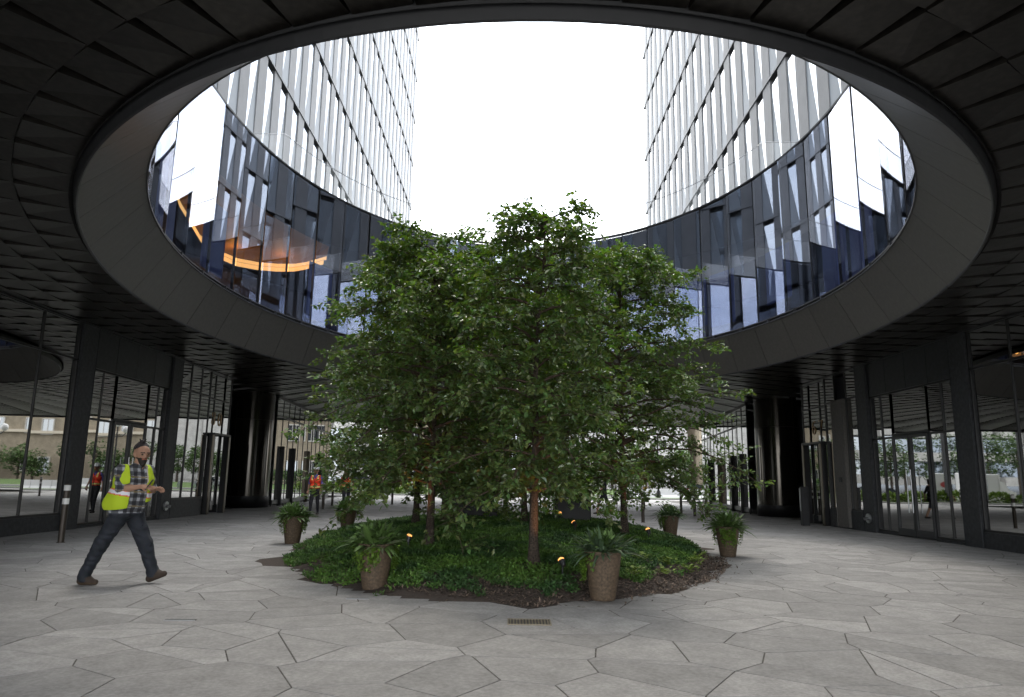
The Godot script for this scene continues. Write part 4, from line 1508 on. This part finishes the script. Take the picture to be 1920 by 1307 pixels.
# ---------- people: smooth-joined capsule fields meshed as surface nets ----------
func skin(bones: Array, cell: float, k: float, color: Callable, cut = null, folds := 0.0) -> MB:
	var lo := Vector3.ONE * 1e9
	var hi := Vector3.ONE * -1e9
	for b in bones:
		for e in 2:
			var r: float = b[2 + e] + cell * 3
			lo = lo.min(b[e] - Vector3.ONE * r)
			hi = hi.max(b[e] + Vector3.ONE * r)
	var nx := int((hi.x - lo.x) / cell) + 2
	var ny := int((hi.y - lo.y) / cell) + 2
	var nz := int((hi.z - lo.z) / cell) + 2
	var F := PackedFloat32Array()
	F.resize(nx * ny * nz)
	F.fill(1.0)
	var D := F.duplicate()
	var L := PackedInt32Array()
	L.resize(nx * ny * nz)
	for b in bones:
		var a: Vector3 = b[0]
		var ab: Vector3 = b[1] - b[0]
		var ra: float = b[2]
		var rb: float = b[3]
		var l2 := maxf(ab.length_squared(), 1e-9)
		var mg := maxf(ra, rb) + k + cell * 2
		var q0 := (a.min(b[1]) - Vector3.ONE * mg - lo) / cell
		var q1 := (a.max(b[1]) + Vector3.ONE * mg - lo) / cell
		for z in range(maxi(0, int(q0.z)), mini(nz, int(q1.z) + 2)):
			for y in range(maxi(0, int(q0.y)), mini(ny, int(q1.y) + 2)):
				var row := (z * ny + y) * nx
				for x in range(maxi(0, int(q0.x)), mini(nx, int(q1.x) + 2)):
					var p := lo + Vector3(x, y, z) * cell
					var t := clampf((p - a).dot(ab) / l2, 0.0, 1.0)
					var d := (p - a - ab * t).length() - lerpf(ra, rb, t)
					if folds > 0.0 and b[4] < 2: d += folds * sin(p.y * 58.0 + p.x * 31.0 + sin(p.z * 37.0 + p.y * 19.0) * 1.8)
					var n := row + x
					var f := F[n]
					var h := maxf(k - absf(f - d), 0.0)
					F[n] = minf(f, d) - h * h * 0.25 / k
					if d < D[n]:
						D[n] = d
						L[n] = b[4]
	if cut != null:
		for z in nz:
			for y in ny:
				for x in nx:
					var n := (z * ny + y) * nx + x
					if F[n] < cell * 3: F[n] = maxf(F[n], cut.call(lo + Vector3(x, y, z) * cell))
	var m := MB.new()
	m.colored = true
	var id := PackedInt32Array()
	id.resize(nx * ny * nz)
	id.fill(-1)
	var sx := 1
	var sy := nx
	var sz := nx * ny
	var corner := [0, sx, sy, sx + sy, sz, sx + sz, sy + sz, sx + sy + sz]
	var edges := [[0, 1], [2, 3], [4, 5], [6, 7], [0, 2], [1, 3], [4, 6], [5, 7], [0, 4], [1, 5], [2, 6], [3, 7]]
	for z in range(1, nz - 2):
		for y in range(1, ny - 2):
			for x in range(1, nx - 2):
				var n := z * sz + y * sy + x
				if absf(F[n]) > cell * 2.2: continue
				var mask := 0
				for c in 8:
					if F[n + corner[c]] < 0: mask |= 1 << c
				if mask == 0 or mask == 255: continue
				var s := Vector3.ZERO
				var cnt := 0
				for e in edges:
					var fa := F[n + corner[e[0]]]
					var fb := F[n + corner[e[1]]]
					if (fa < 0) != (fb < 0):
						var t := fa / (fa - fb)
						var pa := Vector3(e[0] & 1, (e[0] >> 1) & 1, e[0] >> 2)
						var pb := Vector3(e[1] & 1, (e[1] >> 1) & 1, e[1] >> 2)
						s += pa.lerp(pb, t)
						cnt += 1
				var p := lo + (Vector3(x, y, z) + s / cnt) * cell
				m.col = color.call(L[n], p)
				id[n] = m.vert(p)
				var g := Vector3(F[n + sx] + F[n + sx + sy] + F[n + sx + sz] + F[n + sx + sy + sz] - F[n] - F[n + sy] - F[n + sz] - F[n + sy + sz],
					F[n + sy] + F[n + sx + sy] + F[n + sy + sz] + F[n + sx + sy + sz] - F[n] - F[n + sx] - F[n + sz] - F[n + sx + sz],
					F[n + sz] + F[n + sx + sz] + F[n + sy + sz] + F[n + sx + sy + sz] - F[n] - F[n + sx] - F[n + sy] - F[n + sx + sy])
				m.n.append(g.normalized())
	for z in range(2, nz - 2):
		for y in range(2, ny - 2):
			for x in range(2, nx - 2):
				var n := z * sz + y * sy + x
				if id[n] < 0: continue
				for ax in 3:
					var st: int = [sx, sy, sz][ax]
					var u: int = [sy, sz, sx][ax]
					var w: int = [sz, sx, sy][ax]
					if (F[n] < 0) == (F[n + st] < 0): continue
					var a := id[n]
					var b := id[n - u]
					var c := id[n - u - w]
					var d := id[n - w]
					if a < 0 or b < 0 or c < 0 or d < 0: continue
					if F[n] < 0: m.i.append_array([a, c, b, a, d, c])
					else: m.i.append_array([a, b, c, a, c, d])
	# front faces run clockwise: turn any triangle whose face looks away from its normals
	for t in range(0, m.i.size(), 3):
		var a := m.v[m.i[t]]
		var f := (m.v[m.i[t + 1]] - a).cross(m.v[m.i[t + 2]] - a)
		if f.dot(m.n[m.i[t]]) > 0:
			var s := m.i[t + 1]
			m.i[t + 1] = m.i[t + 2]
			m.i[t + 2] = s
	return m

func join(dst: MB, src: MB, xf: Transform3D) -> void:
	var o := dst.v.size()
	for k in src.v.size():
		dst.v.append(xf * src.v[k])
		dst.n.append((xf.basis * src.n[k]).normalized())
		dst.c.append(src.c[k])
	for k in src.i: dst.i.append(k + o)

func head_mesh(cell: float, flesh: Color, beard: bool) -> MB:
	var bones := [[Vector3(-0.028, 0.022, 0), Vector3(0.022, 0.03, 0), 0.093, 0.088, 0], [Vector3(0.015, -0.035, 0), Vector3(0.05, -0.088, 0), 0.066, 0.040, 0],
		[Vector3(0.072, 0.0, 0), Vector3(0.068, -0.05, 0), 0.045, 0.035, 0], [Vector3(0.098, 0.0, 0), Vector3(0.118, -0.032, 0), 0.010, 0.015, 1],
		[Vector3(0.09, 0.022, -0.035), Vector3(0.09, 0.022, 0.035), 0.014, 0.014, 0], [Vector3(0.098, -0.062, -0.018), Vector3(0.098, -0.062, 0.018), 0.011, 0.011, 2],
		[Vector3(-0.008, -0.0, 0.092), Vector3(-0.004, -0.035, 0.086), 0.020, 0.013, 0], [Vector3(-0.008, 0.0, -0.092), Vector3(-0.004, -0.035, -0.086), 0.020, 0.013, 0],
		[Vector3(-0.02, -0.05, 0), Vector3(-0.035, -0.19, 0), 0.062, 0.068, 0]]
	if beard: bones.append([Vector3(0.055, -0.085, 0), Vector3(0.066, -0.125, 0), 0.055, 0.035, 3])
	return skin(bones, cell, 0.022, func(l: int, p: Vector3) -> Color:
		for s in [-1.0, 1.0]:
			if p.distance_to(Vector3(0.098, 0.004, s * 0.034)) < 0.015: return Color(0.03, 0.02, 0.015)
			if absf(p.y - 0.026) < 0.007 and absf(p.z - s * 0.034) < 0.024 and p.x > 0.07: return Color(0.02, 0.015, 0.012)
		if beard and p.x > 0.0 and p.y < -0.045 and p.y > -0.17 and not (l == 2): return Color(0.016, 0.012, 0.010)
		if l == 2: return flesh * Color(0.8, 0.5, 0.45)
		return flesh)

func hand_mesh(cell: float, flesh: Color, curl: float) -> MB:
	var b := []
	for q in [-0.026, 0.0, 0.026]: b.append([Vector3(0, 0, q * 0.8), Vector3(0.08, 0, q), 0.015, 0.013, 0])
	var L := [0.07, 0.082, 0.078, 0.06]
	for f in 4:
		var p := Vector3(0.082, 0, -0.033 + f * 0.022)
		var a := 0.15
		for s in 3:
			a += curl * [0.6, 1.0, 0.8][s]
			var q: Vector3 = p + Vector3(cos(a), -sin(a), 0) * L[3 - f] * [0.45, 0.32, 0.25][s]
			b.append([p, q, 0.0092 - s * 0.0006, 0.0086 - s * 0.0008, 0])
			p = q
	b.append([Vector3(0.02, -0.004, 0.026), Vector3(0.05, -0.02, 0.05), 0.014, 0.010, 0])
	b.append([Vector3(0.05, -0.02, 0.05), Vector3(0.085, -0.032, 0.048), 0.0098, 0.0085, 0])
	return skin(b, cell, 0.008, func(_l: int, _p: Vector3) -> Color: return flesh)

func plaid(p: Vector3) -> Color:
	var u := -p.x * 0.64 + p.z * 0.77 + 5.0
	var v := p.y + p.x * 0.08 + 5.0
	var a := 1.0 if fmod(u, 0.095) < 0.042 else 0.0
	var b := 1.0 if fmod(v, 0.095) < 0.042 else 0.0
	var c := Color(0.016, 0.018, 0.022).lerp(Color(0.34, 0.35, 0.37), a * b * 0.9)
	if a + b == 1.0: c = Color(0.075, 0.08, 0.09)
	if absf(fmod(v, 0.19) - 0.12) < 0.008: c = Color(0.17, 0.13, 0.07)
	return c

func hivis(base: Color, trim: Color, band: Array, p: Vector3) -> Color:
	for b in band:
		var d := absf(p.y - b)
		if d < 0.024: return Color(0.62, 0.62, 0.66)
		if d < 0.038: return trim
	return base

func make_walking_man() -> void:
	var flesh := Color(0.30, 0.17, 0.11)
	var t := thing("person", "bearded person in a yellow safety vest and plaid shirt walking with a phone", "person", V(-5.1, 0.003, 9.85), 0.05)
	var d := Vector3(0.77, 0, 0.64)
	var r := Vector3(-0.64, 0, 0.77)
	var hip := Vector3(0.0, 0.93, 0)
	var chest := Vector3(0.05, 1.36, 0)
	var neck := Vector3(0.09, 1.53, 0.02)
	var hipR := hip + Vector3(-0.03, -0.02, 0.095)
	var hipL := hip + Vector3(0.04, -0.02, -0.095)
	var kR := Vector3(-0.23, 0.51, 0.12)
	var aR := Vector3(-0.40, 0.12, 0.11)
	var kL := Vector3(0.25, 0.50, -0.08)
	var aL := Vector3(0.375, 0.155, -0.09)
	var shR := Vector3(0.05, 1.47, 0) + r * 0.19
	var shL := Vector3(0.05, 1.47, 0) - r * 0.19
	var elR := shR + Vector3(0.05, -0.25, 0.055)
	var wrR := elR + Vector3(0.24, 0.035, -0.06)
	var elL := shL + Vector3(0.06, -0.26, 0.0)
	var wrL := elL + Vector3(0.11, 0.02, 0.22)
	# labels: 0 shirt, 1 jeans, 2 flesh, 3 boot, 4 sole
	var torso := [[hip - r * 0.09, hip + r * 0.09, 0.135, 0.135, 1], [hip + Vector3(0.0, 0.12, 0) - r * 0.08 + d * 0.03, hip + Vector3(0, 0.12, 0) + r * 0.08 + d * 0.03, 0.15, 0.15, 0],
		[hip + Vector3(0.02, 0.22, 0) - r * 0.08 + d * 0.035, hip + Vector3(0.02, 0.22, 0) + r * 0.08 + d * 0.035, 0.15, 0.15, 0], [chest - r * 0.10 + Vector3(0, -0.03, 0), chest + r * 0.10 + Vector3(0, -0.03, 0), 0.135, 0.135, 0],
		[chest - r * 0.13 + Vector3(0, 0.08, 0), chest + r * 0.13 + Vector3(0, 0.08, 0), 0.095, 0.095, 0], [chest + Vector3(0, 0.1, 0), neck, 0.10, 0.062, 0]]
	var bones := torso.duplicate()
	bones.append_array([[hipR, kR, 0.122, 0.090, 1], [kR, aR, 0.090, 0.072, 1], [hipL, kL, 0.122, 0.090, 1], [kL, aL, 0.090, 0.072, 1],
		[aR, aR + Vector3(0.0, -0.05, 0), 0.066, 0.062, 1], [aL, aL + Vector3(0.01, -0.04, 0), 0.066, 0.062, 1],
		[aR + Vector3(-0.035, -0.075, 0), aR + Vector3(0.155, -0.085, 0.01), 0.046, 0.036, 3], [aR + Vector3(0.0, -0.03, 0), aR + Vector3(0.08, -0.062, 0.0), 0.05, 0.042, 3],
		[aL + Vector3(-0.03, -0.10, 0), aL + Vector3(0.165, -0.03, 0.02), 0.046, 0.037, 3], [aL + Vector3(0.0, -0.04, 0), aL + Vector3(0.09, -0.03, 0), 0.05, 0.042, 3],
		[shR, elR, 0.072, 0.062, 0], [shL, elL, 0.072, 0.062, 0], [elR + Vector3(0.01, 0.0, 0), wrR, 0.048, 0.028, 2], [elL, wrL, 0.048, 0.028, 2], [neck, neck + Vector3(0.03, 0.1, 0.01), 0.056, 0.054, 2]])
	var body := skin(bones, 0.011, 0.035, func(l: int, p: Vector3) -> Color:
		if l == 0 or (l == 1 and p.y > 0.90 and absf(p.x) < 0.22): return plaid(p) if l == 0 or p.y > 0.91 else Color(0.028, 0.032, 0.045)
		if l == 1:
			var f := 0.5 + 0.5 * sin(p.y * 31.0 + p.x * 17.0) * sin(p.x * 43.0 + p.z * 21.0)
			return Color(0.006, 0.008, 0.012).lerp(Color(0.018, 0.023, 0.034), f * 0.6)
		if l == 3: return Color(0.035, 0.022, 0.014) if p.y > 0.03 else Color(0.06, 0.04, 0.025)
		return flesh, null, 0.0045)
	var hx := Transform3D(Basis(Vector3.UP, -0.75) * Basis(Vector3.BACK, -0.10), Vector3(0.13, 1.685, 0.03))
	join(body, head_mesh(0.006, flesh, true), hx)
	var handx := Transform3D(Basis(Vector3.UP, 0.05) * Basis(Vector3.RIGHT, 0.7), wrR)
	join(body, hand_mesh(0.0045, flesh, 0.55), handx)
	join(body, hand_mesh(0.0045, flesh, 0.5), Transform3D(Basis(Vector3.UP, 0.9) * Basis(Vector3.RIGHT, -0.6), wrL))
	put("body", body, M.cloth, t)
	# hair: cap with a knot of locks on top
	var locks := []
	var hg := RandomNumberGenerator.new()
	hg.seed = 77
	for k in 46:
		var dir := Vector3(hg.randf_range(-1.0, 0.55), hg.randf_range(0.1, 1.0), hg.randf_range(-1, 1)).normalized()
		var o := Vector3(-0.035, 0.04, 0) + dir * Vector3(0.095, 0.093, 0.09)
		locks.append([o, o + (Vector3(-0.035, 0.15, 0) - o) * 0.5 + dir * 0.016, 0.017, 0.012, 0])
	var hair := skin(locks + [[Vector3(-0.05, 0.03, 0), Vector3(-0.004, 0.056, 0), 0.090, 0.080, 0], [Vector3(-0.06, -0.03, 0), Vector3(-0.05, 0.03, 0), 0.072, 0.085, 0], [Vector3(-0.04, 0.13, 0), Vector3(-0.01, 0.16, 0.01), 0.045, 0.032, 0],
		[Vector3(0.0, 0.155, 0.0), Vector3(0.05, 0.175, 0.02), 0.014, 0.009, 0], [Vector3(-0.03, 0.16, 0.02), Vector3(-0.06, 0.195, 0.03), 0.014, 0.008, 0], [Vector3(-0.03, 0.16, -0.02), Vector3(0.01, 0.20, -0.02), 0.013, 0.008, 0],
		[Vector3(-0.06, 0.13, 0.01), Vector3(-0.105, 0.15, 0.02), 0.016, 0.009, 0]], 0.006, 0.008, func(_l: int, _p: Vector3) -> Color: return Color(0.014, 0.011, 0.010))
	put("hair", hair, M.cloth, t).transform = hx
	# vest: torso shell left open in front, cut away at the arms and neck
	var shell := []
	for b in torso: shell.append([b[0], b[1], b[2] + 0.026, b[3] + 0.026, 0])
	shell.append([chest + Vector3(0, -0.06, 0) + r * 0.08, hip + Vector3(-0.03, 0.10, 0) + r * 0.12 - d * 0.05, 0.14, 0.145, 0])
	var vest := skin(shell, 0.011, 0.03, func(_l: int, p: Vector3) -> Color: return hivis(Color(0.38, 0.50, 0.015), Color(0.6, 0.10, 0.02), [1.175 + (p - hip).dot(r) * 0.0 - p.x * 0.14], p) if not (p.y > 1.30 and absf(absf((p - chest).dot(r)) - 0.095) < 0.022 and (p - chest).dot(d) > 0.0) else Color(0.5, 0.42, 0.35),
		func(p: Vector3) -> float:
			var q := p - Vector3(0.04, 0, 0)
			var f := q.dot(d)
			var l := q.dot(r)
			var c := 0.995 - l * 0.18 - p.y + 0.06 * (0.5 if l < 0 else 0.0)
			c = maxf(c, p.y - 1.545)
			c = maxf(c, 0.10 - (p - (shR + r * 0.035)).length())
			c = maxf(c, 0.10 - (p - (shL - r * 0.035)).length())
			c = maxf(c, 0.095 - (p - neck).length())
			c = maxf(c, minf(f - 0.02, minf(0.115 - l, l + 0.12)))
			c = maxf(c, minf(minf(wrR.x - p.x + 0.2, 0.06 - (p - elR - (wrR - elR) * clampf((p - elR).dot(wrR - elR) / (wrR - elR).length_squared(), 0, 1)).length()), 0.05))
			return c)
	var vp := put("safety_vest", vest, M.cloth, t)
	vp.set_meta("label", "bright yellow-green safety vest with a silver band edged in orange")
	# jeans patch mark
	var ph := thing("mobile_phone", "dark mobile phone held in the hand of the bearded person", "phone", t.transform * (wrR + Vector3(0.10, 0.035, -0.01)), 0.3)
	var m := MB.new()
	m.cbox(Vector3.ZERO, Vector3(0.012, 0.14, 0.068), 0.003, Basis(Vector3.BACK, -0.55))
	put("case", m, M.black, ph)

func walker(at: Vector3, turn: float, label: String, cell: float, look: Dictionary) -> Node3D:
	var t := thing("person", label, "person", at, turn)
	var flesh: Color = look.flesh
	var s: float = look.get("stride", 0.2)
	var hip := Vector3(0, 0.92, 0)
	var bones := [[hip + Vector3(0, 0, -0.07), hip + Vector3(0, 0, 0.07), 0.12, 0.12, 1], [Vector3(0.01, 1.08, -0.07), Vector3(0.01, 1.08, 0.07), 0.115, 0.115, 0], [Vector3(0.01, 1.28, -0.09), Vector3(0.01, 1.28, 0.09), 0.12, 0.12, 0],
		[Vector3(0, 1.41, -0.13), Vector3(0, 1.41, 0.13), 0.075, 0.075, 0], [Vector3(0, 1.42, 0), Vector3(0.015, 1.5, 0), 0.08, 0.055, 0], [Vector3(0.01, 1.48, 0), Vector3(0.03, 1.57, 0), 0.05, 0.05, 2]]
	for e in [[0.1, s], [-0.1, -s]]:
		var kn := Vector3(e[1] * 0.6 + 0.05, 0.50, e[0])
		var an := Vector3(e[1], 0.10 + (0.05 if e[1] < 0 else 0.0), e[0])
		bones.append_array([[hip + Vector3(0, -0.03, e[0] * 0.9), kn, 0.095, 0.062, 1], [kn, an, 0.06, 0.042, 5], [an + Vector3(-0.04, -0.05, 0), an + Vector3(0.15, -0.06, 0), 0.042, 0.034, 3]])
	for e in [[0.2, -s], [-0.2, s]]:
		var el := Vector3(e[1] * 0.35, 1.16, e[0] * 1.25)
		var wr := Vector3(e[1] * 0.7 + 0.1, 0.93, e[0] * 1.3)
		bones.append_array([[Vector3(0, 1.42, e[0] * 0.95), el, 0.058, 0.045, 4], [el, wr, 0.042, 0.028, 2]])
	var body := skin(bones, cell, 0.03, func(l: int, p: Vector3) -> Color:
		match l:
			0: return look.top
			1: return look.bottom
			3: return Color(0.03, 0.025, 0.02)
			4: return look.sleeve
			5: return look.shin
		return flesh)
	join(body, head_mesh(minf(cell, 0.009), flesh, false), Transform3D(Basis(), Vector3(0.035, 1.655, 0)))
	for e in [[0.2, -s], [-0.2, s]]:
		join(body, hand_mesh(0.006, flesh, 0.35), Transform3D(Basis(Vector3.BACK, -1.35), Vector3(e[1] * 0.7 + 0.1, 0.93, e[0] * 1.3)))
	put("body", body, M.cloth, t)
	if look.has("vest"):
		var shell := []
		for b in bones.slice(1, 5): shell.append([b[0], b[1], b[2] + 0.02, b[3] + 0.02, 0])
		var vest := skin(shell, cell * 0.8, 0.03, func(_l: int, p: Vector3) -> Color:
			if p.x > 0.08 and absf(p.z) < 0.012: return Color(0.02, 0.02, 0.02)
			if absf(p.y - 1.06) < 0.03 or (p.y > 1.30 and absf(absf(p.z) - 0.10) < 0.028): return Color(0.72, 0.66, 0.22)
			return look.vest,
			func(p: Vector3) -> float:
				var c := maxf(1.0 - p.y, p.y - 1.49)
				c = maxf(c, 0.085 - (p - Vector3(0, 1.42, 0.225)).length())
				c = maxf(c, 0.085 - (p - Vector3(0, 1.42, -0.225)).length())
				c = maxf(c, minf(p.x - 0.02, (p.y - 1.33) * 0.6 - absf(p.z)))
				return c)
		put("safety_vest", vest, M.cloth, t)
	if look.has("hat"):
		var ht := MB.new()
		ht.lathe(Vector3(0.03, 1.70, 0), [Vector2(0.15, 0.0), Vector2(0.152, 0.008), Vector2(0.118, 0.02), Vector2(0.112, 0.06), Vector2(0.085, 0.11), Vector2(0.04, 0.132), Vector2(0, 0.136)], 24)
		put("hard_hat", ht, mat(look.hat, 0.35), t)
	else:
		var hr := skin([[Vector3(-0.03, 0.03, 0), Vector3(0.005, 0.05, 0), 0.1, 0.09, 0], [Vector3(-0.06, -0.05, 0), Vector3(-0.05, 0.03, 0), 0.07, 0.085, 0]], 0.012, 0.02, func(_l: int, _p: Vector3) -> Color: return Color(0.02, 0.014, 0.01))
		put("hair", hr, M.cloth, t).position = Vector3(0.035, 1.655, 0)
	return t

func _ready() -> void:
	make_materials()
	make_view()
	make_ground()
	make_podium()
	make_tower(-1.0, 27.93, 68.5, "longer white folded-panel office tower above the lobby front with the walking person")
	make_tower(1.0, 26.31, 57.0, "shorter white folded-panel office tower above the lobby with the stone pilaster")
	make_front(-1.0, 0.0, "dark glass lobby front with double doors behind the walking bearded person")
	make_front(1.0, -0.75, "dark glass lobby front with double doors and a grey stone pilaster")
	make_far_front(-1.0, "tall mullioned glass wall past the 680 column mirroring a beige building")
	make_far_front(1.0, "tall mullioned glass wall past the 670 column mirroring a white building")
	make_round_column(V(-12.25, 0, 34.3), "glossy dark round column beside the 680 entrance")
	make_round_column(V(12.35, 0, 33.6), "glossy dark round column beside the 670 entrance")
	make_number("680", -1.0, 27.95, "gold numerals six eight zero over the entrance")
	make_number("670", 1.0, 27.15, "gold numerals six seven zero over the entrance")
	make_far_street()
	make_bed()
	make_tree(0.37, 10.5, 5.35, 1.35, 1.0, 1001, "foremost birch tree with an amber-lit trunk", 66, 16, 19)
	make_tree(-1.33, 12.3, 5.35, 2.0, 1.0, 1002, "birch tree nearest the planter hung with trailing ivy", 86, 20, 20)
	make_tree(-2.05, 16.3, 6.1, 2.2, 1.05, 1003, "left one of two close birch trunks beside the vent housings", 80, 18, 19)
	make_tree(-1.5, 17.2, 6.2, 1.9, 1.1, 1004, "right one of two close birch trunks beside the vent housings", 64, 16, 18)
	make_tree(2.35, 15.1, 6.0, 2.0, 1.0, 1005, "birch tree with long bare drooping twigs reaching over the paving", 86, 20, 20, [[1.5, -0.1, 2.7, 12], [1.9, 0.25, 2.4, 12], [1.3, -0.5, 2.0, 9], [2.2, 0.05, 2.4, 12]])
	make_tree(1.98, 20.0, 6.3, 2.0, 1.1, 1006, "birch tree beside the smaller vent housing", 60, 16, 18)
	make_tree(0.35, 16.8, 6.5, 2.1, 1.0, 1007, "birch tree in the middle of the bed before the vent housings", 80, 18, 19)
	make_tree(-0.1, 21.6, 6.5, 2.0, 1.2, 1008, "birch tree behind the larger vent housing", 56, 15, 17)
	make_planter(-1.74, 9.75, 51, 1, "planter with trailing ivy spilling over one side at the bed's front corner")
	make_planter(1.16, 9.2, 52, 0, "planter with slender silvery leaves and a bare brown pot")
	make_planter(-4.66, 16.0, 53, 1, "ferny planter on the 680 side before the walking hard-hat worker")
	make_planter(-4.35, 19.9, 54, 1, "planter behind the ferny one on the 680 side of the bed")
	make_planter(4.2, 19.3, 55, 0, "planter half hidden by twigs at the back on the 670 side")
	make_planter(4.36, 14.8, 56, 1, "leafy planter standing alone on open paving on the 670 side")
	make_uplight(0.72, 9.95, V(0.37, 1.2, 10.5), "lit garden uplight aimed at the foremost trunk")
	make_uplight(-1.62, 12.0, V(-1.33, 2.0, 12.3), "lit garden uplight beside the trunk nearest the ivy planter")
	make_uplight(1.35, 15.2, V(0.35, 2.0, 16.8), "lit garden uplight behind the planter with silvery leaves")
	make_uplight(2.75, 14.6, V(2.35, 2.0, 15.1), "lit garden uplight beside the trunk with drooping twigs")
	make_uplight(1.25, 18.2, V(1.0, 3.0, 17.6), "lit garden uplight before the smaller vent housing")
	make_small()
	make_walking_man()
	walker(V(-7.2, 0.003, 27.2), -PI / 2, "worker in an orange vest and white hard hat walking past the planters", 0.016, {"flesh": Color(0.33, 0.19, 0.13), "top": Color(0.10, 0.08, 0.25), "sleeve": Color(0.10, 0.08, 0.25), "bottom": Color(0.012, 0.013, 0.018), "shin": Color(0.012, 0.013, 0.018), "vest": Color(0.80, 0.06, 0.02), "hat": Color(0.75, 0.75, 0.75), "stride": 0.14})
	walker(V(-6.9, 0.003, 31.0), -PI / 2 + 0.4, "worker in an orange vest half hidden behind birch leaves", 0.02, {"flesh": Color(0.33, 0.19, 0.13), "top": Color(0.05, 0.05, 0.08), "sleeve": Color(0.6, 0.1, 0.03), "bottom": Color(0.02, 0.02, 0.03), "shin": Color(0.02, 0.02, 0.03), "vest": Color(0.85, 0.10, 0.02), "stride": 0.12})
	walker(V(4.2, 0.003, 32.6), PI, "bare-legged person in dark clothes walking behind the bed", 0.018, {"flesh": Color(0.38, 0.23, 0.16), "top": Color(0.02, 0.02, 0.025), "sleeve": Color(0.02, 0.02, 0.025), "bottom": Color(0.015, 0.015, 0.02), "shin": Color(0.38, 0.23, 0.16), "stride": 0.3})
	print("built")
